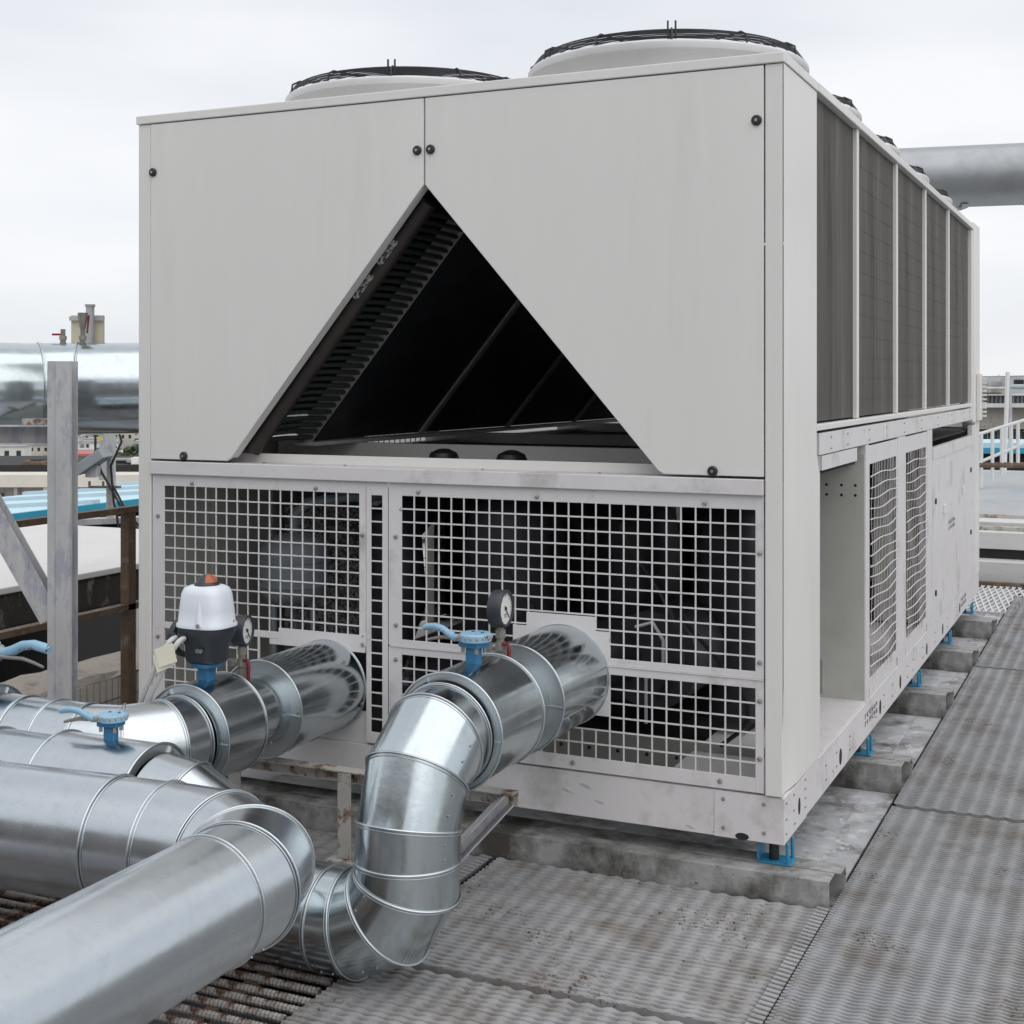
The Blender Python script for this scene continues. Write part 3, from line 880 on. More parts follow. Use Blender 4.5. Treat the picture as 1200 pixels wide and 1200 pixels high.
# --- fans
def fan(cx, cy_, first):
    f = MB()
    f.lathe((cx, cy_, 0), [(.448, 2.600), (.449, 2.655), (.456, 2.676), (.472, 2.690), (.494, 2.695), (.504, 2.691), (.508, 2.697), (.507, 2.713), (.500, 2.720), (.475, 2.716), (.450, 2.695), (.438, 2.66), (.436, 2.61)], 64)
    o = f.build('fan', M['shroud'], ch)
    gd = MB()
    def ring(r_, z, t=.0032):
        gd.tube([(cx + r_ * math.cos(2 * PI * k / 56), cy_ + r_ * math.sin(2 * PI * k / 56), z) for k in range(56)], t, 5, closed=True)
    for k in range(6): ring(.494 - .004 * k, 2.727 + .0056 * k, .0019)
    for k in range(16): ring(.462 - .026 * k, 2.758 + .003 * math.sqrt(k + 1), .0024)
    for a in range(12):
        t_ = 2 * PI * (a + .667) / 12
        gd.tube([(cx + r_ * math.cos(t_), cy_ + r_ * math.sin(t_), z) for r_, z in ((.500, 2.720), (.496, 2.748), (.468, 2.763), (.30, 2.771), (.08, 2.774))], .004, 5)
        for s_ in (-1, 1):
            t2 = t_ + s_ * .026
            if a in (3, 9):
                gd.obox((cx + .487 * math.cos(t2), cy_ + .487 * math.sin(t2), 2.750), (.008 * math.cos(t2), .008 * math.sin(t2), 0), (-.006 * math.sin(t2), .006 * math.cos(t2), 0), (0, 0, .066))
    gd.build('fan_guard', M['black'], o, angle=60)
    MB().lathe((cx, cy_, 2.63), [(.001, .10), (.07, .095), (.08, .06), (.08, -.05)], 20).build('motor', M['black'], o)
    bl = MB()
    for a in range(6):
        t_ = 2 * PI * a / 6
        vs = []
        for r_ in (.08, .2, .32, .43):
            for dz, da in ((-.03, -.35), (.03, .30)):
                aa = t_ + da * (.6 + .4 * (.08 / r_))
                vs.append((cx + r_ * math.cos(aa), cy_ + r_ * math.sin(aa), 2.64 + dz))
        vs += [(x, y, z - .004) for x, y, z in vs]
        bl.add(vs, [(0, 2, 3, 1), (2, 4, 5, 3), (4, 6, 7, 5), (8, 9, 11, 10), (10, 11, 13, 12), (12, 13, 15, 14), (0, 1, 9, 8), (6, 14, 15, 7)])
    bl.build('fan_blades', M['black'], o)
    for a in range(8):
        t_ = 2 * PI * (a + .1) / 8 - .6
        MB().cyl((cx + .468 * math.cos(t_), cy_ + .468 * math.sin(t_), 2.693), (cx + .468 * math.cos(t_), cy_ + .468 * math.sin(t_), 2.70), .008, 8).build('fan_bolt', M['screw'], o)
    return o
f0 = fan(-.567, .577, True)
for i in range(5):
    for j, x in enumerate((0, -1.13)):
        if i == 0 and j == 0: continue
        dup(f0, (x + (.02 if j else 0), 1.01 * i + (.09 if j else 0), 0), ch)

# --- blue feet
for i, y in enumerate((.055, 1.43, 2.80, 3.99, 5.10)):
    for x in (.0, -2.42):
        b = MB()
        b.box(x - .092, x + .016, y - .028, y + .055, .0865, .091)
        b.box(x - .090, x - .086, y - .03, y + .06, .092, .156)
        sp_ = MB().cyl((x - .045, y + .010, .092), (x - .045, y + .010, .1550), .016, 14)
        for yy in (y - .022, y + .045):
            b.cyl((x + .005, yy, .091), (x + .005, yy, .156), .006, 8)
        b.box(x - .090, x - .006, y - .028, y + .05, .1555, .1590)
        sp_.build('spring', M['black'], b.build('foot_mount', M['foot'], ch, .001))

# ------------------------------------------------------------------ clad pipes
def frame(d):
    d = Vector(d).normalized()
    u = Vector((0, 0, 1)).cross(d)
    if u.length < .05: u = Vector((1, 0, 0)).cross(d)
    u.normalize()
    return d, u, d.cross(u)
def gores(parent, pts, rad, m=None, n=56, beads=True, name='cladding_section', bead_r=.0031, skipbead=(), lap=.0015):
    """mitred run of sheet sections through pts; every section its own mesh, rolled beads at the joints"""
    m = m or M['galv']
    pts = [Vector(p) for p in pts]
    k = len(pts)
    rr = rad if isinstance(rad, (list, tuple)) else [rad] * k
    dirs = [(pts[i + 1] - pts[i]).normalized() for i in range(k - 1)]
    nor = [dirs[0]] + [(dirs[i - 1] + dirs[i]).normalized() for i in range(1, k - 1)] + [dirs[-1]]
    def ring(i, seg, extra=0.0):
        d, u, w = frame(dirs[seg])
        nn = nor[i]; out = []
        for q in range(n):
            a = 2 * PI * q / n
            p = (u * math.cos(a) + w * math.sin(a)) * (rr[i] + extra)
            t = -(p.dot(nn)) / d.dot(nn)
            out.append(pts[i] + p + d * t)
        return out
    for s_ in range(k - 1):
        ex = lap if s_ % 2 else 0.0
        a, b2 = ring(s_, s_, ex), ring(s_ + 1, s_, ex)
        vs = a + b2
        fs = [(q, (q + 1) % n, n + (q + 1) % n, n + q) for q in range(n)]
        b = MB(); b.add(vs, fs, True)
        o = b.build(name, m, parent, angle=50)
        if (pts[s_ + 1] - pts[s_]).length > .05 and (pts[s_ + 1] - pts[s_]).length < .9:
            d_, u_, w_ = frame(dirs[s_])
            rad_ = (u_ * .62 - w_ * .78) if abs(d_.z) < .5 else (u_ * .95 + w_ * .3)
            for f_ in (.28, .72):
                q_ = pts[s_] + (pts[s_ + 1] - pts[s_]) * f_ + rad_.normalized() * (rr[s_] + ex)
                MB().cyl(q_, q_ + rad_.normalized() * .0028, .0034, 8).build('rivet', M['screw'], o)
        if beads and s_ not in skipbead:
            bb = MB(); bb.tube(ring(s_, s_, .003), bead_r, 6, closed=True)
            dd = dirs[s_] * .0085
            bb.tube([p + dd for p in ring(s_, s_, .0015)], bead_r * .55, 5, closed=True)
            bb.build('seam_bead', M['bead'], o, angle=80)
    return nor
def jacket(parent, a, b_, R_, rn, m=None, caps=(1, 1), name='valve_jacket', seam=None, screws=3):
    """wide sheet-metal drum with annular end caps around a thinner neck"""
    a = Vector(a); b_ = Vector(b_)
    d, u, w = frame(b_ - a)
    n = 64
    L_ = (b_ - a).length
    mb = MB()
    prof = [(R_, 0.0), (R_, L_)]
    ax = (u, w, d)
    mb.lathe(a, prof, n, ax)
    o = mb.build(name, m or M['galv'], parent, angle=50)
    for end, on in ((0.0, caps[0]), (L_, caps[1])):
        q = a + d * end
        if on:
            inn = .004 if end == 0 else -.004
            c_ = MB(); c_.lathe(q + d * inn, [(rn, 0), (R_ - .001, 0)] if end else [(R_ - .001, 0), (rn, 0)], n, ax)
            c_.build('end_cap', M['galvcap'], o)
            ns = screws
            for k in range(ns):
                t_ = 2 * PI * (k + .2) / ns - .5
                rad_ = u * math.cos(t_) + w * math.sin(t_)
                sgn = -1 if end == 0 else 1
                c2 = MB(); c2.bar(q + d * (inn + .003 * sgn) + rad_ * rn, q + d * (inn + .003 * sgn) + rad_ * R_ * .985, .003, .006, up=d)
                c2.build('cap_lap', M['bead'], o)
                q2 = q + d * (inn + .004 * sgn) + rad_ * (R_ * .9) + d.cross(rad_) * .012
                MB().cyl(q2, q2 + d * sgn * .004, .0035, 8).build('rivet', M['screw'], o)
        c3 = MB(); c3.tube([q + (u * math.cos(2 * PI * k / n) + w * math.sin(2 * PI * k / n)) * (R_ + .0015) for k in range(n)], .0035, 6, closed=True)
        c3.build('rim_bead', M['bead'], o, angle=80)
    if seam is not None:
        rad_ = u * math.cos(seam) + w * math.sin(seam)
        c4 = MB(); c4.bar(a + rad_ * (R_ + .001), b_ + rad_ * (R_ + .001), .016, .0025, up=rad_)
        c4.build('lap_seam', m or M['galv'], o)
        for f in (.15, .5, .85):
            q2 = a + d * L_ * f + rad_ * (R_ + .002)
            MB().cyl(q2, q2 + rad_ * .003, .0035, 8).build('rivet', M['screw'], o)
    return o

# right pipe: wall > jacket > neck > valve jacket > neck > elbow down > elbow left > loop > left
XR, ZR = -.74, .622
pA = thing('insulated_pipe', (XR, -.6, 0), 'bright metal clad pipe from the right guard bending down to the deck', 'pipe', 'metal clad water pipes')
jacket(pA, (XR, -.004, ZR), (XR, -.39, ZR), .166, .118, caps=(0, 1), name='wall_jacket', seam=-.35)
gores(pA, [(XR, -.38, ZR), (XR, -.545, ZR)], .118, beads=False, name='neck')
jacket(pA, (XR, -.535, ZR), (XR, -.825, ZR), .164, .117)
r_e = .137
def arc(c0, c1, c2_, nseg):
    """mitre points of a smooth bend c0 -> c1(corner) -> c2"""
    c0, c1, c2_ = Vector(c0), Vector(c1), Vector(c2_)
    out = []
    for i in range(nseg + 1):
        t = i / nseg
        out.append((c0 * (1 - t) ** 2 + c1 * 2 * t * (1 - t) + c2_ * t * t))
    return out
neck = [Vector((XR, -.81, ZR)), Vector((XR, -.845, ZR))]
gores(pA, neck, .150, beads=False, name='neck')
bend1 = [(XR, -.845, ZR), (XR, -.905, ZR - .005), (XR, -1.005, ZR - .075), (XR, -1.052, ZR - .190), (XR, -1.058, .345), (XR, -1.058, .285),
         (XR - .055, -1.056, .195), (XR - .155, -1.053, .152), (XR - .235, -1.050, .150), (XR - .40, -1.045, .150)]
gores(pA, bend1, [.140, .140, .139, .137, .137, .137, .137, .137, .137, .137], m=M['galv'])
loop = [(XR - .40, -1.045, .150), (-1.19, -1.05, .152), (-1.26, -1.13, .20), (-1.235, -1.27, .34), (-1.13, -1.325, .43), (-1.225, -1.33, .478), (-1.33, -1.33, .49)]
loop = [(XR - .40, -1.045, .150), (-1.16, -1.05, .155), (-1.17, -1.16, .21), (-1.15, -1.26, .33), (-1.175, -1.315, .43), (-1.255, -1.33, .480), (-1.34, -1.33, .492)]
gores(pA, loop, .130, m=M['galv2'])
gores(pA, [(-1.66, -1.33, .49), (-1.90, -1.33, .49), (-2.6, -1.33, .49), (-3.2, -1.33, .49)], .135, m=M['galv2'])
jacket(pA, (-1.34, -1.33, .492), (-1.66, -1.33, .492), .150, .120, m=M['galv2'])

# left pipe: wall > jacket > neck > jacket with actuator > elbow to the left
XL, ZL = -1.655, .505
pB = thing('insulated_pipe', (XL, -.6, 0), 'metal clad pipe from the left guard, carrying the motorised valve', 'pipe', 'metal clad water pipes')
jacket(pB, (XL, -.004, ZL), (XL, -.41, ZL), .160, .118, caps=(0, 1), name='wall_jacket', seam=-1.1)
gores(pB, [(XL, -.40, ZL), (XL, -.61, ZL)], .118, beads=False, name='neck')
jacket(pB, (XL, -.60, ZL), (XL, -.80, ZL), .157, .117)
gores(pB, [(XL, -.785, ZL), (XL, -.83, ZL)], .137, beads=False, name='neck')
gores(pB, [(XL, -.83, ZL), (XL - .005, -.90, ZL), (XL - .07, -1.0, ZL), (XL - .18, -1.035, ZL), (XL - .30, -1.035, ZL), (XL - .42, -1.035, ZL), (XL - .55, -1.035, ZL)], .130, m=M['galv2'])
jacket(pB, (XL - .55, -1.035, ZL), (XL - .95, -1.035, ZL), .152, .120, m=M['galv2'])
gores(pB, [(XL - .94, -1.035, ZL), (XL - 1.7, -1.035, ZL)], .130, m=M['galv2'])

# foreground pipe with its flat elbow
XF, ZF = -.742, .520
pC = thing('insulated_pipe', (XF, -2.4, 0), 'large dull metal clad pipe running out of the lower left corner', 'pipe', 'metal clad water pipes')
gores(pC, [(-3.4, -1.86, ZF), (-1.575, -1.70, ZF), (-1.185, -1.665, ZF), (-1.05, -1.652, ZF), (-.89, -1.652, ZF), (-.785, -1.705, ZF), (XF, -1.80, ZF), (XF, -1.895, ZF), (XF, -4.6, ZF)],
      [.144, .143, .143, .142, .141, .139, .137, .135, .133], m=M['galv2'], bead_r=.0028)

# ------------------------------------------------------------------ valve levers, actuator and gauges
def lever_valve(c0, ang, label, scale=1.0, tilt=.0, wide=1.0, mtop=None):
    """squat head on a square stem with a curved lever and a lower locking lever"""
    c0 = Vector(c0)
    t = thing('lever_valve', c0, label, 'valve lever', 'blue lever valve handles')
    c_, s_ = math.cos(ang), math.sin(ang)
    def W(x, y, z):
        return c0 + Vector((x * c_ - y * s_, x * s_ + y * c_, z)) * scale
    b = MB(); b.obox(W(0, 0, .028), Vector((c_, s_, 0)) * .046 * scale, Vector((-s_, c_, 0)) * .036 * scale, (0, 0, .062 * scale))
    b.build('stem', M['blue'], t, .003)
    b = MB(); b.obox(W(0, 0, .068), Vector((c_, s_, 0)) * .088 * scale, Vector((-s_, c_, 0)) * .066 * scale, (0, 0, .018 * scale))
    b.build('mount_flange', M['blue'], t, .004)
    for x, y in ((-.03, -.022), (.03, -.022), (.03, .022), (-.03, .022)):
        b = MB(); b.cyl(W(x, y, .040), W(x, y, .060), .007 * scale, 6); b.build('nut', M['brass'], t)
    b = MB(); b.lathe(W(.008, 0, .094), [(.001, .014 * scale), (.05 * wide * scale, .014 * scale), (.056 * wide * scale, .009 * scale), (.056 * wide * scale, -.012 * scale), (.046 * scale, -.017 * scale), (.001, -.017 * scale)], 28)
    hd = b.build('lever_head', M['blue_pale'], t)
    for k in range(16):
        a = 2 * PI * k / 16
        p = W(.008 + .056 * wide * math.cos(a), .056 * wide * math.sin(a), .091)
        MB().cyl(p, p + Vector((0, 0, .008)), .004 * scale, 6).build('notch', M['rusty'], hd)
    for x in (-.012, .028):
        MB().cyl(W(x, .012, .108), W(x, .012, .1095), .006 * scale, 10).build('head_bolt', M['black'], hd)
    b = MB(); b.tube([W(-.035, -.012, .088), W(-.07, -.014, .084), W(-.10, -.012, .094), W(-.13, -.012, .108), W(-.165, -.012, .113), W(-.20, -.012, .108), W(-.215, -.012, .103)],
                     [.012 * scale, .014 * scale, .013 * scale, .012 * scale, .012 * scale, .012 * scale, .010 * scale], 10)
    b.build('lever', M['blue_pale'], t, angle=60)
    b = MB(); b.tube([W(-.035, .008, .082), W(-.06, .006, .080), W(-.09, -.002, .078), W(-.135, -.006, .078), W(-.17, -.008, .070), W(-.20, -.008, .062)],
                     [.006, .007, .006, .006, .005, .004], 7)
    b.build('locking_lever', M['brass'], t, angle=60)
    b = MB(); b.sphere(W(-.042, -.030, .088), .012 * scale, 10, 6); b.build('pivot_bolt', M['brass'], t)
    return t
lever_valve((XR, -.665, .782), R(165 - 180 + 2), 'pale blue lever handle on the bright pipe, beside the dial gauge', .84)
lever_valve((-1.49, -1.33, .636), R(8), 'chipped pale blue lever handle on the low pipe in front of the grey post', .70)
lever_valve((-2.265, -1.035, .652), R(180), 'long pale blue lever at the left edge, on the rearmost low pipe', 1.25)

def gauge(c0, face, label, r_=.047, z=.19, red=(1, 0, 0)):
    c0 = Vector(c0)
    t = thing('pressure_gauge', c0, label, 'pressure gauge', 'dial gauges on the pipes')
    b = MB(); b.cyl(c0, c0 + Vector((0, 0, z - r_ - .0)), .0115, 10)
    for h, rr_ in ((.03, .017), (.062, .018), (.10, .016)):
        if h < z - r_: b.tube([c0 + Vector((0, 0, h - .012)), c0 + Vector((0, 0, h + .012))], rr_, 6)
    b.build('stem', M['brass'], t)
    v = c0 + Vector((0, 0, .060))
    f = Vector(face).normalized()
    sdir = Vector((0, 0, 1)).cross(f)
    b = MB(); b.cyl(v - Vector((1, .3, 0)).normalized() * .035, v, .011, 10); b.lathe(v - Vector((1, .3, 0)).normalized() * .035, [(.001, -.012), (.014, -.01), (.016, .01), (.001, .012)], 12)
    b.build('bleed_screw', M['brass'], t)
    b = MB(); q = v + Vector((.03, -.012, .012)); b.tube([v + Vector((.01, -.008, .01)), q, q + Vector((.004, -.002, -.02)), q + Vector((.004, -.002, -.068))], [.006, .006, .007, .006], 8)
    b.build('cock_handle', M['redp'], t)
    c_ = c0 + Vector((0, 0, z))
    ax = (sdir, Vector((0, 0, 1)), f)
    b = MB(); b.lathe(c_ - f * .022, [(.001, 0), (r_ * .97, 0), (r_, .004), (r_, .040), (r_ * .96, .044), (r_ * .86, .044), (r_ * .85, .038)], 36, ax)
    case = b.build('gauge_case', M['slate'], t, angle=50)
    b = MB(); b.lathe(c_ + f * .0155, [(r_ * .86, 0), (.001, .0)], 36, ax); fc = b.build('dial', M['dial'], t)
    b = MB()
    for k in range(25):
        a = R(225 - 270 * k / 24)
        d_ = sdir * math.cos(a) * -1 + Vector((0, 0, 1)) * math.sin(a)
        l_ = .012 if k % 4 == 0 else .006
        b.bar(c_ + f * .0162 + d_ * (r_ * .82 - l_), c_ + f * .0162 + d_ * r_ * .82, .0012, .0006, up=f)
    for k, (gx, gz) in enumerate(((-.008, -.020), (0, -.021), (.008, -.020), (-.004, -.027), (.005, -.027))):
        p = c_ + f * .0162 + sdir * gx + Vector((0, 0, gz))
        b.bar(p, p + Vector((0, 0, .004)), .0035, .0006, up=f)
    b.build('scale_marks', M['ink'], fc)
    b = MB(); dn = (sdir * .62 + Vector((0, 0, -.78))).normalized()
    if True:
        b.bar(c_ + f * .018 - dn * .010, c_ + f * .018 + dn * r_ * .68, .0032, .001, up=f)
        b.cyl(c_ + f * .016, c_ + f * .020, .005, 10)
    b.build('needle', M['ink'], fc)
    return t
gauge((XR - .01, -.462, .735), (1, .02, .06), 'white faced dial gauge beside the right pipe', .056, .175)
gauge((XL - .01, -.50, .615), (.97, .20, .06), 'dark dial gauge between the motorised valve and left guard', .050, .165)

# motorised valve
ax_, ay_, az_ = XL, -.70, .655
act = thing('valve_actuator', (ax_, ay_, az_), 'white domed motorised valve head with orange indicator on the left pipe', 'valve actuator')
b = MB(); b.box(ax_ - .021, ax_ + .021, ay_ - .021, ay_ + .021, az_ - .01, az_ + .05); b.build('stem', M['blue'], act, .004)
b = MB(); b.lathe((ax_, ay_, az_ + .05), [(.001, 0), (.05, .0), (.055, .012), (.001, .012)], 20); b.build('mount_flange', M['blue'], act)
def rounded(w, d, n=36, p=3.2):
    out = []
    for k in range(n):
        a = 2 * PI * k / n + R(-24)
        c_, s_ = math.cos(a), math.sin(a)
        k_ = (abs(c_) ** p + abs(s_) ** p) ** (-1 / p)
        out.append((w * c_ * k_, d * s_ * k_))
    return out
def loft(secs, name, m, parent, rot=R(-24), c0=(ax_, ay_)):
    vs = []; n = 36
    cr_, sr_ = math.cos(rot), math.sin(rot)
    for (w_, d_, z) in secs:
        for x, y in rounded(w_ * .92, d_ * .92, n):
            vs.append((c0[0] + x, c0[1] + y, z))
    fs = []
    for i in range(len(secs) - 1):
        for k in range(n):
            l = (k + 1) % n
            fs.append((i * n + k, i * n + l, (i + 1) * n + l, (i + 1) * n + k))
    fs.append(tuple(range(n - 1, -1, -1))); fs.append(tuple((len(secs) - 1) * n + k for k in range(n)))
    mb = MB(); mb.add(vs, fs, True)
    return mb.build(name, m, parent, angle=60)
z0_ = az_ + .062
bd = loft([(.062, .050, z0_), (.068, .056, z0_ + .01), (.070, .058, z0_ + .055), (.088, .074, z0_ + .082), (.092, .078, z0_ + .105), (.092, .078, z0_ + .112)], 'actuator_body', M['slate'], act)
cv = loft([(.096, .082, z0_ + .113), (.096, .082, z0_ + .122), (.090, .077, z0_ + .128), (.087, .074, z0_ + .165), (.080, .068, z0_ + .215), (.072, .060, z0_ + .232), (.055, .045, z0_ + .240), (.02, .02, z0_ + .242)], 'cover', M['white_cover'], act)
for aa in (R(-72), R(108), R(18), R(198)):
    px_, py_ = ax_ + .072 * math.cos(aa), ay_ + .072 * math.sin(aa)
    MB().tube([(px_, py_, z0_ + .120), (px_ - .006 * math.cos(aa), py_ - .006 * math.sin(aa), z0_ + .165), (px_ - .014 * math.cos(aa), py_ - .014 * math.sin(aa), z0_ + .215)], [.012, .010, .005], 10).build('cover_rib', M['white_cover'], cv)
    MB().cyl((px_ + .010 * math.cos(aa), py_ + .010 * math.sin(aa), z0_ + .126), (px_ + .016 * math.cos(aa), py_ + .016 * math.sin(aa), z0_ + .126), .006, 8).build('cover_screw', M['screw'], cv)
b = MB(); b.lathe((ax_, ay_, z0_ + .240), [(.040, 0), (.038, .006), (.033, .010), (.028, .022), (.016, .031), (.001, .034)], 24)
dm = b.build('position_indicator', M['slate'], act)
vs = []; n = 8; prof_ = [(.0335, .0105), (.0285, .0225), (.0165, .0317), (.001, .0347)]
for r_, h in prof_:
    for k in range(n):
        a = R(-62) + R(95) * k / (n - 1)
        vs.append((ax_ + r_ * math.cos(a), ay_ + r_ * math.sin(a), z0_ + .240 + h))
fs = [(i * n + k, i * n + k + 1, (i + 1) * n + k + 1, (i + 1) * n + k) for i in range(3) for k in range(n - 1)]
MB().add(vs, fs, True).build('orange_segment', M['orange'], dm)
b = MB(); cw = Vector((ax_ - .118, ay_ + .055, z0_ + .062)); dw = Vector((.95, -.25, 0)).normalized()
fr_ = frame(dw)
b.lathe(cw, [(.050, -.012), (.068, -.012), (.068, .012), (.050, .012), (.050, -.012)], 28, (fr_[1], fr_[2], fr_[0]))
b.bar(cw - Vector((0, 0, .06)), cw + Vector((0, 0, .06)), .014, .012); b.cyl(cw, cw + dw * .06, .012, 10)
b.build('handwheel', M['slate'], act)
for dx, dy in ((-.030, -.010), (.010, .004)):
    b = MB(); q = Vector((ax_ - .045 + dx, ay_ - .062 + dy * .2, z0_ + .083)); b.cyl(q, q + Vector((0, -.022, .0)), .013, 12); b.build('cable_gland', M['slate'], act)
for dx in (-.006, .006):
    b = MB(); q = Vector((ax_ + .018 + dx, ay_ - .060, z0_ + .045)); b.cyl(q, q + Vector((0, -.006, 0)), .007, 8); b.build('body_screw', M['screw'], act)
for k_, dx in enumerate((-.075, -.035)):
    g_ = Vector((ax_ + dx * .8, ay_ - .078, z0_ + .083)); rv = Vector((.9086, .4175, 0)); fv = Vector((-.4175, .9086, 0))
    p = [g_ + rv * q_[0] + fv * q_[1] + Vector((0, 0, q_[2])) for q_ in ((0, 0, 0), (-.010, -.030, -.006), (-.035, -.035, -.045), (-.065, -.02, -.105), (-.095 - .004 * k_, .0, -.165), (-.118 - .006 * k_, .02, -.225), (-.135 - .012 * k_, .05, -.31), (-.16, .10, -.45), (-.17, .12, -.70))]
    # smooth through control points
    q = []
    for i in range(len(p) - 1):
        a0 = p[max(i - 1, 0)]; a1 = p[i]; a2 = p[i + 1]; a3 = p[min(i + 2, len(p) - 1)]
        for s_ in range(6):
            t = s_ / 6
            q.append(.5 * ((2 * a1) + (a2 - a0) * t + (2 * a0 - 5 * a1 + 4 * a2 - a3) * t * t + (3 * a1 - a0 - 3 * a2 + a3) * t ** 3))
    q.append(p[-1])
    MB().tube(q, .0085, 10).build('cable', M['cable'], act)
b = MB(); q = Vector((ax_ - .048, ay_ - .140, z0_ + .040)); b.obox(q, Vector((.060, .012, .022)), Vector((.0, .002, 0)), Vector((-.018, 0, .055)))
b.obox(q + Vector((-.012, .006, -.018)), Vector((.050, .02, .022)), Vector((.0, .002, 0)), Vector((-.016, 0, .05)))
b.build('cable_tag', M['tag'], act, .001)

# ------------------------------------------------------------------ pipe support frame
sf = thing('pipe_support_frame', (-1.30, -.30, 0), 'rust flecked angle iron frame under the two wall pipes', 'pipe support')
def angle(name, a, b_, w, t, m, parent, up=(0, 0, 1), side=1):
    a = Vector(a); b_ = Vector(b_); d = b_ - a
    u = Vector(up); u = (u - u.project(d)).normalized(); r_ = d.normalized().cross(u) * side
    mb = MB(); mb.obox((a + b_) / 2, d, r_ * w, u * t); mb.obox((a + b_) / 2 - r_ * (w / 2 - t / 2) - u * (w / 2), d, r_ * t, u * (w - t))
    return mb.build(name, m, parent, .001)
angle('top_rail', (-1.88, -.30, .305), (-.775, -.30, .305), .05, .006, M['rusty'], sf)
b = MB(); b.box(-1.410, -1.360, -.326, -.320, .02, .300); b.box(-1.410, -1.404, -.320, -.276, .02, .300); b.build('leg', M['rusty'], sf, .001)
b = MB(); b.box(-1.85, -1.80, -.326, -.320, .02, .300); b.box(-1.85, -1.844, -.320, -.276, .02, .300); b.build('leg', M['rusty'], sf, .001)
b = MB(); b.channel((-.80, -.30, .285), (-1.02, -.44, .02), .05, .045, .005, up=(0, 0, 1), flip=-1); b.build('brace', M['steel_old'], sf, .001)
bx('foot_plate', -1.44, -1.33, -.35, -.25, .010, .018, M['rusty'], sf, .001)

# ------------------------------------------------------------------ left: post, high pipe, handrail, canopy, parapet
vx = Vector((.9086, .4175, 0)); vy = Vector((-.4175, .9086, 0))
cam0 = Vector((1.009, -4.208, 1.60))
def A(lat, dep, z):      # metres right of, ahead of the viewpoint, and height: local frame of the old pipe rack, which is turned 25 degrees
    return cam0 * 1 + vx * lat + vy * dep + Vector((0, 0, z - 1.6))
ps = thing('pipe_rack_post', A(-1.73, 5.3, 0), 'tall weathered grey steel post with diagonal brace holding the high pipe', 'steel post')
b = MB(); q0, q1 = A(-1.735, 5.3, .0), A(-1.735, 5.3, 1.672)
b.channel(q0, q1, .094, .075, .006, up=vy, flip=-1); b.obox((q0 + q1) / 2 + vx * .0 - vy * .036, vx * .094, vy * .005, (0, 0, 1.672))
b.obox((q0 + q1) / 2 + vx * .015 - vy * .041, vx * .058, vy * .005, (0, 0, 1.668)); b.build('post', M['steel_old'], ps, .001)
b = MB(); b.channel(A(-2.9, 5.36, 1.385), A(-1.785, 5.36, 1.385), .08, .075, .006, up=(0, 0, 1), flip=1); b.build('cross_beam', M['steel_old'], ps, .001)
b = MB(); b.box(0, 0.001, 0, .001, 0, .001)
bb = MB(); bb.obox(A(-1.86, 5.40, 1.435), vx * .12, vy * .05, (0, 0, .024)); bb.build('packing_piece', M['rusty'], ps, .001)
b = MB(); b.channel(A(-2.18, 5.31, 1.40), A(-1.775, 5.31, .68), .085, .075, .006, up=vy, flip=1); b.build('brace', M['steel_old'], ps, .002)

hp_ = thing('high_pipe', A(-2.0, 5.68, 1.37), 'shiny clad pipe at eye level, left of the grey unit', 'pipe')
gores(hp_, [A(-3.2, 4.6, 1.56), A(-2.50, 5.15, 1.56), A(-2.22, 5.44, 1.56), A(-1.955, 5.66, 1.56), A(-1.80, 5.70, 1.562), A(-1.50, 5.74, 1.565), A(-1.44, 5.78, 1.565), A(-1.30, 6.0, 1.565), A(-1.25, 6.4, 1.565), A(-1.25, 8.2, 1.565)],
      [.190, .191, .191, .190, .190, .190, .189, .189, .189, .189], m=M['galv'])
# bleed cocks on top of it
for (lat, lab, big) in ((-1.865, 'small bleed cock with red handle on the high pipe', 0), (-1.783, 'taller bleed cock with grey funnel on the high pipe', 1)):
    q = A(lat, 5.70, 1.748)
    t = thing('bleed_cock', q, lab, 'valve')
    b = MB(); b.cyl(q, q + Vector((0, 0, .03)), .012, 8); b.tube([q + Vector((0, 0, .018)), q + Vector((0, 0, .034))], .015, 6); b.cyl(q + Vector((0, 0, .034)), q + Vector((0, 0, .062)), .010, 8)
    b.build('cock_body', M['brass'], t)
    if big:
        b = MB(); b.lathe(q, [(.010, .060), (.014, .075), (.020, .105), (.021, .13), (.001, .13)], 12); b.build('funnel', M['brass'], t)
        b = MB(); b.bar(q + vx * .018 + Vector((0, 0, .045)), q + vx * .026 + Vector((0, 0, .12)), .008, .006); b.build('handle', M['redp'], t)
    else:
        b = MB(); b.bar(q + Vector((0, 0, .040)), q - vx * .045 + Vector((0, 0, .040)), .008, .008); b.build('handle', M['redp'], t)
# board and pole behind it
bdq = A(-1.92, 6.3, 1.30)
t = thing('cream_board', bdq, 'cream backing board on a grey pole rising behind the high pipe', 'sign board')
b = MB(); b.obox(A(-1.842, 5.96, 1.62), vx * .14, vy * .02, (0, 0, .52)); b.build('board', M['creamp'], t, .002)
b = MB(); b.cyl(A(-1.820, 5.92, 1.38), A(-1.820, 5.92, 1.915), .018, 12); b.build('pole', M['steel_old'], t)
b = MB(); b.bar(A(-1.915, 5.94, 1.865), A(-1.765, 5.94, 1.865), .012, .018); b.build('clamp_bar', M['steel_old'], t)
b = MB(); b.cyl(A(-1.820, 5.92, 1.915), A(-1.820, 5.92, 1.925), .022, 12); b.build('pole_cap', M['steel_old'], t)

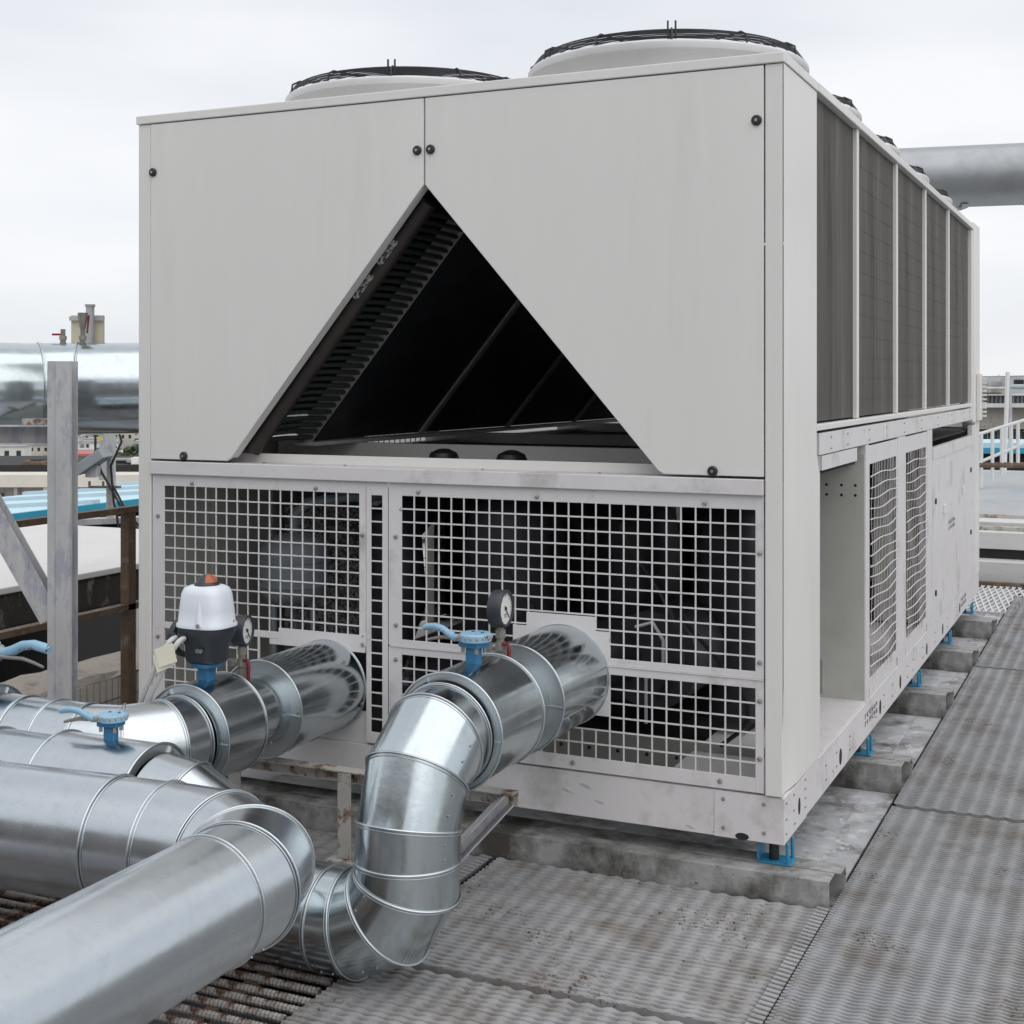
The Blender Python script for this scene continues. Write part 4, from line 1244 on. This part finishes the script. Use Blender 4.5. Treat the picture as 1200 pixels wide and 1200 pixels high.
# brown handrail along the roof edge
hr = thing('handrail', (-3.48, 1.1, 0), 'rusty brown handrail between the grey post and the unit', 'handrail')
for z in (.967, .495):
    b = MB(); b.bar((-3.48, -1.5, z), (-3.48, 5.6, z + .003), .05, .03); b.build('rail', M['rust'], hr, .001)
for y in (-.35, 1.085, 2.5, 3.9, 5.3):
    b = MB(); b.box(-3.505, -3.455, y - .027, y + .027, -.28, .95); b.build('post', M['rust'], hr, .001)
# tiled parapet
pw = thing('tiled_parapet', (-3.78, 1.5, -.3), 'low tiled parapet wall below the brown handrail', 'parapet wall')
b = MB(); b.box(-4.05, -3.716, -2.6, 5.0, -1.4, .10); b.build('wall_core', M['grout'], pw)
cap = MB()
vs = []; fs = []
nn = 60
for i in range(nn + 1):
    y = -2.6 + 7.6 * i / nn
    for (x, z) in ((-4.05, .10), (-4.03, .135), (-3.86, .140), (-3.73, .125), (-3.708, .098)):
        vs.append((x + random.uniform(-.008, .008), y, z + random.uniform(-.01, .008)))
for i in range(nn):
    for k in range(4): fs.append((i * 5 + k, i * 5 + k + 1, (i + 1) * 5 + k + 1, (i + 1) * 5 + k))
cap.add(vs, [tuple(reversed(f)) for f in fs]); cap.build('mortar_cap', M['cement'], pw)
tl0 = MB().box(-3.716, -3.706, -.0188, .0188, -.0515, .0515).build('tile', M['tile'], pw, origin=(-3.711, 0, 0))
WO[tl0.name] = Vector((-3.711, .30, .042)); tl0.location = WO[tl0.name] - WO[pw.name]
for r_ in range(3):
    for k in range(0, 34):
        if r_ == 0 and k == 0: continue
        dup(tl0, (random.uniform(-.001, .001), .0455 * k, -.109 * r_), pw)
# concrete canopy; back wall and floor below coloured near-black as its shaded void
cn = thing('concrete_canopy', (-6, 1, .3), 'whitewashed flat concrete canopy with mouldy black edge', 'canopy')
b = MB(); b.box(-8.2, -4.50, -4, 3.9, .455, .492); b.build('canopy_top', M['slab'], cn, .006)
b = MB(); b.box(-8.2, -4.515, -4, 3.88, .27, .4545); b.build('canopy_edge', M['mould'], cn, .006)
b = MB(); b.box(-8.2, -4.62, -4, 3.8, .20, .2695); b.build('canopy_ledge', M['cement'], cn, .01)
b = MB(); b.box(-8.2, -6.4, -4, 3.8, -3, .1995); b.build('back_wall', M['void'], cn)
b = MB(); b.box(-6.4, -4.1, -3.0, .66, -3, .10); b.build('side_wall', M['cement'], cn)
b = MB(); b.box(-6.4, -4.7, -3.0, .62, .10, .1995); b.build('side_wall', M['mould'], cn)
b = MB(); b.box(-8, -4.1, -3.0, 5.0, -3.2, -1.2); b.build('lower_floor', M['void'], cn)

# cyan roofs beyond
cr_ = thing('cyan_roof', (-11, 8, -.4), 'pale cyan sheet roof with bright cyan edge beyond the canopy', 'roof')
b = MB(); b.add([(-9, 2.5, .295), (-9, 14, .295), (-13.4, 14, -.03), (-13.4, 2.5, -.03), (-9, 2.5, .25), (-9, 14, .25), (-13.4, 14, -.08), (-13.4, 2.5, -.08)],
                [(0, 1, 2, 3), (7, 6, 5, 4), (0, 4, 5, 1), (2, 6, 7, 3), (1, 5, 6, 2), (0, 3, 7, 4)])
b.build('roof_sheet', M['cyanroof'], cr_)
bx('fascia', -8.99, -8.94, 2.5, 14, .225, .300, M['cyanedge'], cr_)
for k in range(6):
    y = 3.6 + 1.75 * k
    b = MB(); b.bar((-9, y, .315), (-13.4, y + .0, -.01), .10, .045); b.build('roof_rib', M['rib'], cr_)
b = MB(); b.box(-13, -9.2, 2.8, 13.8, -3, -.09); b.build('wall', M['void'], cr_)
b = MB(); b.bar(A(-4.6, 12.2, .31), A(-2.0, 12.9, .345), .16, .05); gt = thing('gutter_beam', A(-3.3, 12.5, -3.2), 'long grey gutter beam on posts between canopy and cyan roof', 'gutter'); b.build('beam', M['steel_old'], gt)
for l_ in (-4.4, -3.45, -2.2): MB().bar(A(l_, 12.25 + (l_ + 4.4) * .27, -3.2), A(l_, 12.25 + (l_ + 4.4) * .27, .29), .08, .08, up=vy).build('post', M['steel_old'], gt)
tag(MB().box(-60, -3.63, -30, 60, -3.4, -3.2).build('lower_roof', M['roofgrey'], origin=(-8, 5, -3.2)), kind='structure')

# lamp poles with floodlight
lp = thing('floodlight_pole', A(-3.638, 12.450, -0.613), 'grey pole with clamp, floodlight hood and black cables', 'pole')
b = MB(); b.cyl(A(-3.638, 12.45, .34), A(-3.638, 12.45, 1.46), .042, 12); b.build('pole', M['steel_old'], lp)
b = MB(); b.bar(A(-3.818, 12.381, 0.632), A(-3.527, 12.381, 0.632), .02, .022); b.cyl(A(-3.804, 12.353, 0.632), A(-3.804, 12.353, 0.687), .012, 8); b.cyl(A(-3.680, 12.353, 0.632), A(-3.680, 12.353, 0.687), .012, 8); b.build('clamp_bar', M['brass'], lp)
b = MB(); b.obox(A(-3.735, 12.242, 0.874), vx * .23 + Vector((0, 0, .16)), vy * .30, Vector((-.06, 0, .08))); b.build('floodlight_hood', M['tank'], lp, .008)
b = MB(); b.obox(A(-3.735, 12.242, 0.784), vx * .10, vy * .16, (0, 0, .10)); b.build('lamp', M['steel_old'], lp, .005)
for pts in ([(-2.70, 1.28), (-2.70, 1.10), (-2.66, 1.0), (-2.60, .90), (-2.52, .75), (-2.40, .60)], [(-2.56, 1.30), (-2.53, 1.20), (-2.60, 1.04), (-2.59, .92), (-2.50, .75), (-2.37, .60)],
            [(-2.59, .90), (-2.58, .80), (-2.56, .72), (-2.55, .62)]):
    b = MB(); b.tube([A(x * 1.383, 12.3, 1.6 + (z - 1.6) * 1.383) for x, z in pts], .011, 6); b.build('cable', M['black'], lp)
lp2 = thing('side_pole', A(-3.929, 13.280, -0.613), 'short square grey column left of the floodlight pole', 'pole')
b = MB(); b.obox(A(-3.956, 13.280, 0.991), vx * .062, vy * .07, (0, 0, .72)); b.build('column', M['steel_old'], lp2)
b = MB(); b.bar(A(-4.288, 13.308, 0.991), A(-3.458, 13.308, 0.991), .03, .03); b.build('arm', M['steel_old'], lp2)
b = MB(); b.obox(A(-3.818, 12.727, 1.054), vx * .04, vy * .03, (0, 0, .03)); b.build('yellow_box', M['yellow'], lp2)

# ------------------------------------------------------------------ city beyond (left)
gb = thing('pilastered_block', A(-15, 40, -4), 'long cream walled block with pilasters and dark roof clutter', 'building')
b = MB(); b.obox(A(-14, 43, -4.0), vx * 34, vy * 6, (0, 0, 4.95)); b.build('wall', M['brick'], gb)
b = MB(); b.obox(A(-14, 42.9, -1.33), vx * 34.2, vy * 6.4, (0, 0, .36)); b.build('cream_band', M['cream'], gb)
b = MB(); b.obox(A(-14, 43.5, -1.05), vx * 34, vy * 5, (0, 0, .20)); b.build('dark_parapet', M['void'], gb)
for k in range(20):
    b = MB(); b.obox(A(-18.2 + .95 * k, 39.9, -1.85 - .4), vx * (.30 if k % 2 else .10), vy * .2, (0, 0, 1.46)); b.build('pilaster', M['cream'] if k % 2 else M['roofgrey'], gb)
for k in range(9):
    b = MB(); b.obox(A(-17.2 + 1.9 * k, 39.97, -2.05), vx * 1.0, vy * .1, (0, 0, .7)); b.build('window', M['glass'], gb)
    MB().obox(A(-17.2 + 1.9 * k, 39.88, -2.05), vx * 1.0, vy * .06, (0, 0, .06)).build('glazing_bar', M['white_rail'], gb)
for k in range(24):
    b = MB(); w_ = random.uniform(.2, .9); b.obox(A(random.uniform(-19, 0), 41.2 + random.uniform(0, 1), -.88 + random.uniform(-.04, .08)), vx * w_, vy * .4, (0, 0, random.uniform(.08, .22)))
    b.build('roof_clutter', random.choice([M['roofgrey'], M['void'], M['rust'], M['white_rail']]), gb)

def house(lat, dep, zb, w_, d_, h_, mi, label, rot=0.0, roof='flat', rm=None, ncol=4, nrow=2):
    q = A(lat, dep, zb)
    t = thing('house', q, label, 'house', 'far houses across the valley')
    u = (vx * math.cos(rot) + vy * math.sin(rot)); v = (vy * math.cos(rot) - vx * math.sin(rot))
    b = MB(); b.obox(q + Vector((0, 0, h_ / 2)), u * w_, v * d_, (0, 0, h_)); b.build('wall', M['house'][mi], t)
    if roof == 'gable':
        p = [q + u * (i * w_ * .54) + v * (j * d_ * .54) + Vector((0, 0, h_)) for j in (-1, 1) for i in (-1, 1)]
        r1, r2 = q - v * d_ * .54 + Vector((0, 0, h_ + w_ * .28)), q + v * d_ * .54 + Vector((0, 0, h_ + w_ * .28))
        b = MB(); b.add(p + [r1, r2], [(0, 1, 4), (3, 2, 5), (0, 4, 5, 2), (1, 3, 5, 4), (0, 2, 3, 1)]); b.build('roof', rm or M['roofgrey'], t)
    else:
        b = MB(); b.obox(q + Vector((0, 0, h_ + .15)), u * (w_ + .5), v * (d_ + .5), (0, 0, .3)); b.build('roof', rm or M['roofgrey'], t)
        if random.random() < .7:
            b = MB(); b.cyl(q + u * w_ * .2 + Vector((0, 0, h_ + .3)), q + u * w_ * .2 + Vector((0, 0, h_ + 1.5)), .6, 10); b.build('water_tank', M['house'][1], t)
    for i in range(ncol):
        for j in range(nrow):
            b = MB(); b.obox(q + u * (w_ * ((i + .5) / ncol - .5)) - v * (d_ / 2 + .03) + Vector((0, 0, h_ * (j + .55) / nrow)), u * (w_ / ncol * .38), v * .1, (0, 0, h_ / nrow * .42))
            b.build('window', M['glass'], t)
    return t
ORD = ['leftmost'] + ('second third fourth fifth sixth seventh eighth ninth tenth eleventh twelfth thirteenth fourteenth fifteenth sixteenth seventeenth eighteenth nineteenth twentieth'.split()) + ['twenty-%s' % q for q in 'first second third fourth fifth sixth seventh eighth ninth'.split()] + ['thirtieth']
tones = ['cream', 'white', 'grey', 'pinkish']
rh = random.Random(11)
idx = 0
for row, (dep, zb) in enumerate(((300, -27), (345, -26.5), (400, -25.5), (460, -24), (540, -22), (640, -19), (760, -16), (900, -12))):
    lat0 = -.385 * dep
    x = lat0; ncol_ = 0
    while x < -.255 * dep:
        w_ = rh.uniform(7, 14)
        mi = rh.choice((0, 0, 1, 1, 1, 2, 3))
        rf = rh.choice(('flat', 'flat', 'gable'))
        h_ = rh.uniform(5, 9.5)
        rowname = ('nearest', 'second', 'third', 'fourth', 'fifth', 'sixth', 'seventh', 'farthest')[row]
        o = house(x + w_ / 2, dep + rh.uniform(-8, 8), terr(*(A(x, dep, 0).xy)) - .5, w_, rh.uniform(7, 11), h_, mi,
                  '%s %s roofed house, %s from the left in the %s row across the valley' % (tones[mi], 'flat' if rf == 'flat' else 'pitched', ORD[ncol_], rowname), rh.uniform(-.3, .3), rf)
        x += w_ + rh.uniform(.5, 5)
        idx += 1; ncol_ += 1
rhs = house(-51.3, 170, -14, 4.8, 9, 3.9, 3, 'low house under a bright red sheet roof', 0, 'flat', M['redroof'], 3, 1)
b = MB(); b.obox(A(-51.3, 164.8, -8.4), vx * 5.6, vy * 7 , (0, 0, 2.6)); b.build('red_roof', M['redroof'], rhs)
b = MB(); b.obox(A(-51.3, 168, -14.5), vx * 30, vy * 14, (0, 0, 6)); b.build('basement', M['house'][2], rhs)

def tree(q, h_, r_, label, n=1500, seed=1):
    rt = random.Random(seed)
    q = Vector(q)
    t = thing('tree', q, label, 'tree', 'trees by the far houses')
    b = MB(); b.tube([q, q + Vector((.1, 0, h_ * .5)), q + Vector((0, .1, h_ * .85))], [h_ * .035, h_ * .025, h_ * .01], 8); b.build('trunk', M['bark'], t)
    b = MB()
    cl = [(Vector((rt.gauss(0, .45), rt.gauss(0, .45), rt.uniform(-.5, .6))) * r_, rt.uniform(.3, .55) * r_) for _ in range(11)]
    for k in range(n):
        c_, rr_ = rt.choice(cl)
        d = Vector((rt.gauss(0, 1), rt.gauss(0, 1), rt.gauss(0, 1))).normalized() * rr_ * rt.uniform(.6, 1.05)
        p = q + Vector((0, 0, h_ * .65)) + c_ + d
        s_ = r_ * .06
        u = Vector((rt.gauss(0, 1), rt.gauss(0, 1), rt.gauss(0, 1))).normalized() * s_; v = u.orthogonal().normalized() * s_
        b.add([p - u, p + v, p + u, p - v], [(0, 1, 2, 3)])
    b.build('crown', M['leaf'], t)
tree(A(-41.0, 150, -13.5), 7.0, 4.2, 'bushy green tree right of the red roofed house', 2600, 3)
tree(A(-44.6, 152, -14.0), 5.6, 2.6, 'smaller green tree between red roof and bushy tree', 1500, 4)
tree(A(-38.2, 158, -13.5), 7.0, 4.2, 'green tree half hidden by the corner of the grey unit', 1800, 5)
for k, dx in enumerate((-122, -140, -102)):
    tree(A(dx, 452 + 12 * k, terr(*(A(dx, 452, 0).xy))), 8, 4, ('dark tree in the valley, number one from left', 'dark tree at the left edge of the valley', 'dark round tree among the far cream houses', 'dark tree below the cyan roof line', 'dark tree beside a far white house')[k], 900, 20 + k)

# ------------------------------------------------------------------ right background
# big overhead pipe
op = thing('overhead_pipe', A(6, 11.2, 3.0), 'big grey clad pipe crossing high behind the unit', 'pipe')
gores(op, [A(1.6, 11.75, 3.24), A(3.15, 11.4, 3.265), A(4.18, 11.2, 3.28), A(5.6, 10.9, 3.30), A(9.0, 10.3, 3.35)], .250, m=M['galvold'])
for q_, d_ in ((3.7, 11.3), (4.6, 11.1)): tag_ = MB().bar(A(q_, d_ - .1, 3.02), A(q_, d_ + .1, 3.02), .05, .03).build('strap_foot', M['galvold'], op)
for lat in (8.2,):
    MB().bar(A(lat, 10.6, -3), A(lat, 10.6, 3.0), .12, .12, up=vy).build('support', M['steel_old'], op)

# steps up to the raised walkway behind the unit
yw = 7.3
st = thing('walkway_steps', (.5, yw, 0), 'white rust streaked steps up to the raised walkway', 'steps')
b = MB(); b.box(-1.0, 5.5, 7.06, 7.12, -.02, .022); b.build('edge_angle', M['rust'], st)
b = MB(); b.box(-1.0, 5.5, 7.20, 7.24, -.02, .165); b.build('riser', M['whitesteel'], st, .004)
b = MB(); b.box(-1.0, 5.5, 7.24, 7.55, .14, .155); b.build('tread', M['whitesteel'], st)
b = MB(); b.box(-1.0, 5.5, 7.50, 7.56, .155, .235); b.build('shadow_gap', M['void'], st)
b = MB(); b.box(-1.0, 5.5, 7.46, 7.60, .236, .37); b.build('riser', M['whitesteel'], st, .004)
b = MB(); b.box(-1.0, 5.5, 7.61, 7.72, .30, .40); b.build('riser', M['rusty'], st)
b = MB(); b.box(-1.0, 5.5, 7.74, 8.10, .395, .425); b.build('tread', M['whitesteel'], st)
b = MB(); b.box(-1.0, 5.5, 8.10, 8.16, .38, .455); b.build('edge_angle', M['rusty'], st)
wk = thing('raised_walkway', (1, 11, .4), 'pale blue white checkered walkway beyond the steps', 'walkway')
M['walk'] = mat('walkway_paint', (0.50, 0.52, 0.53), 0.6, var=0.06, vscale=2, col2=(0.40, 0.48, 0.54), c2pos=(0.52, 0.66), c2scale=1.6, bump=.2, bscale=30)
for k in range(3):
    b = MB(); b.box(-2.2 + k * 2.4, .18 + k * 2.4, 8.18, 14.3, .41, .445)
    for j in range(60):
        b.box(-2.19 + k * 2.4, .17 + k * 2.4, 8.22 + j * .1, 8.25 + j * .1, .4452, .449)
    b.build('deck_plate', M['walk'], wk)
# small piece of expanded mesh floor behind the last sleeper
b = MB()
for i in range(22):
    b.bar((-.35 + i * .045, 5.75, .0), (-.15 + i * .045, 7.0, .0), .010, .006); b.bar((-.15 + i * .045, 5.75, .002), (-.35 + i * .045, 7.0, .002), .010, .006)
o = b.build('mesh_floor', M['white_rail'], deck); tag(o, kind='stuff')

# white railing
wr = thing('white_railing', A(6, 15, 0), 'white painted stair railing behind the unit at the right', 'railing')
Dp = 14.5
def Q(px, py, dep=Dp): return ((px - 600) / 1608 * dep, dep, 1.6 - (py - 445) / 1608 * dep)
def line(name, pts, r_, m, parent, dep=Dp):
    b = MB(); b.tube([A(*Q(x, y, dep)) for x, y in pts], r_, 8); return b.build(name, m, parent)
line('top_rail', [(1140, 511), (1240, 480)], .017, M['white_rail'], wr)
line('lower_rail', [(1140, 545), (1240, 503)], .017, M['white_rail'], wr)
line('bottom_rail', [(1130, 545), (1240, 545)], .03, M['rust'], wr)
for i, (x, yb) in enumerate(((1150, 572), (1163, 563), (1174, 556), (1185, 546), (1193, 544), (1212, 544))):
    line('post', [(x, 507 - (x - 1150) * .31), (x, yb)], .019, M['white_rail'], wr)
wp = thing('white_pole', A(6.2, 17, 0), 'tall thin white pole leaning beside the railing', 'pole')
line('pole', [(1181, 436), (1177, 556)], .026, M['white_rail'], wp, 17)
line('pole', [(1184, 445), (1184, 520)], .022, M['steel_old'], wp, 18)
line('cross_bar', [(1156, 455), (1180, 455)], .02, M['steel_old'], wp, 18)
line('cross_bar', [(1180, 453), (1260, 453)], .03, M['greyclad'], wp, 18)

# far building with grey cladding and cyan awning
fb = thing('clad_building', A(17, 32, 0), 'grey clad building with rough rendered wall and white sill bands', 'building')
D2 = 32
def blk(name, px0, px1, py0, py1, dep, th, m, parent):
    x0, _, z1 = Q(px0, py0, dep); x1, _, z0 = Q(px1, py1, dep)
    b = MB(); b.obox(A((x0 + x1) / 2, dep + th / 2, (z0 + z1) / 2), vx * (x1 - x0), vy * th, (0, 0, z1 - z0))
    return b.build(name, m, parent)
blk('upper_wall', 1120, 1330, 442, 477, D2 + .5, 6, M['greyclad'], fb)
for k in range(42):
    x = 1122 + k * 5
    blk('cladding_rib', x, x + 1.2, 464, 475, D2 + .4, .1, M['greyclad'], fb)
blk('roof_clutter', 1155, 1177, 447, 452, D2, .5, M['roofgrey'], fb)
blk('roof_clutter', 1157, 1162, 448, 460, D2 - .1, .4, M['rusty'], fb)
blk('recess', 1160, 1180, 450, 460, D2 + .2, .3, M['cream'], fb)
blk('white_band', 1120, 1330, 461.5, 463.5, D2 + .1, .4, M['white_rail'], fb)
blk('white_band', 1120, 1330, 473, 477.5, D2 - .3, 1.0, M['white_rail'], fb)
blk('lower_wall', 1120, 1330, 477.6, 503, D2, 6, M['brick'], fb)
blk('lower_wall', 1120, 1330, 503, 600, D2 + .6, 6, M['void'], fb)
for k in range(8):
    x = 1150 + k * 12
    wdw = blk('window', x, x + 8, 505, 517, D2 + .3, .2, M['house'][1 + k % 2], fb)
    blk('pane', x + 1, x + 7, 506, 516, D2 + .25, .05, M['glass'], wdw)
blk('equipment_box', 1188, 1202, 443, 456, D2 - .8, .8, M['steel_old'], fb)
blk('equipment_grille', 1190, 1200, 445, 452, D2 - .9, .1, M['void'], fb)
aw = thing('cyan_awning', A(13, 24, 0), 'bright cyan awning strip behind the white railing', 'awning')
blk('awning_top', 1120, 1300, 519, 525, 24, 1.5, M['cyanroof'], aw)
blk('awning_fascia', 1120, 1300, 525, 531.5, 23.9, .15, M['cyanedge'], aw)
rf = MB(); x0 = 0
blk('grey_step', 1120, 1300, 531.6, 541, 24.2, 2, M['void'], aw)
# low ridge on the horizon, right
for k in range(26):
    lat = .30 * 1000 + k * 14
    mi = rh.choice((0, 1, 2, 3))
    house(lat, 1000 + rh.uniform(-40, 40), -8, rh.uniform(9, 16), 10, rh.uniform(6, 12), mi, '%s house, %s from the left on the far ridge behind the right railing' % (tones[mi], ORD[k]), 0, 'flat', None, 3, 2)

# guessed unseen building, added behind the viewpoint for the cladding to mirror
M['pinkwall'] = mat('brownish_rendered_wall', (0.33, 0.295, 0.275), 0.9, var=0.1, vscale=.5, col2=(0.24, 0.22, 0.21), c2pos=(0.5, 0.7), c2scale=.6)
pr_ = thing('guessed_building', (-3, -9.5, -.3), 'guessed brownish building with louvred doors, added behind the viewpoint for the pipes to mirror', 'building')
b = MB(); b.box(-13, 1.6, -12, -8.2, -.3, 3.7); b.build('wall', M['pinkwall'], pr_)
b = MB(); b.box(-13.2, 1.8, -12.2, -8.0, 3.7, 3.9); b.build('roof', M['roofgrey'], pr_)
for k in range(5):
    b = MB(); b.box(-11.5 + 2.6 * k, -10.2 + 2.6 * k, -8.2, -8.14, -.2, 2.1); dr_ = b.build('door', M['roofgrey'], pr_)
    for j in range(8): MB().box(-11.4 + 2.6 * k, -10.3 + 2.6 * k, -8.14, -8.11, .1 + .22 * j, .22 + .22 * j).build('louvre', M['void'], dr_)
print('objects', len(bpy.data.objects), 'tris', sum(sum(len(p.vertices) - 2 for p in o.data.polygons) for o in bpy.data.objects if o.type == 'MESH' and False))
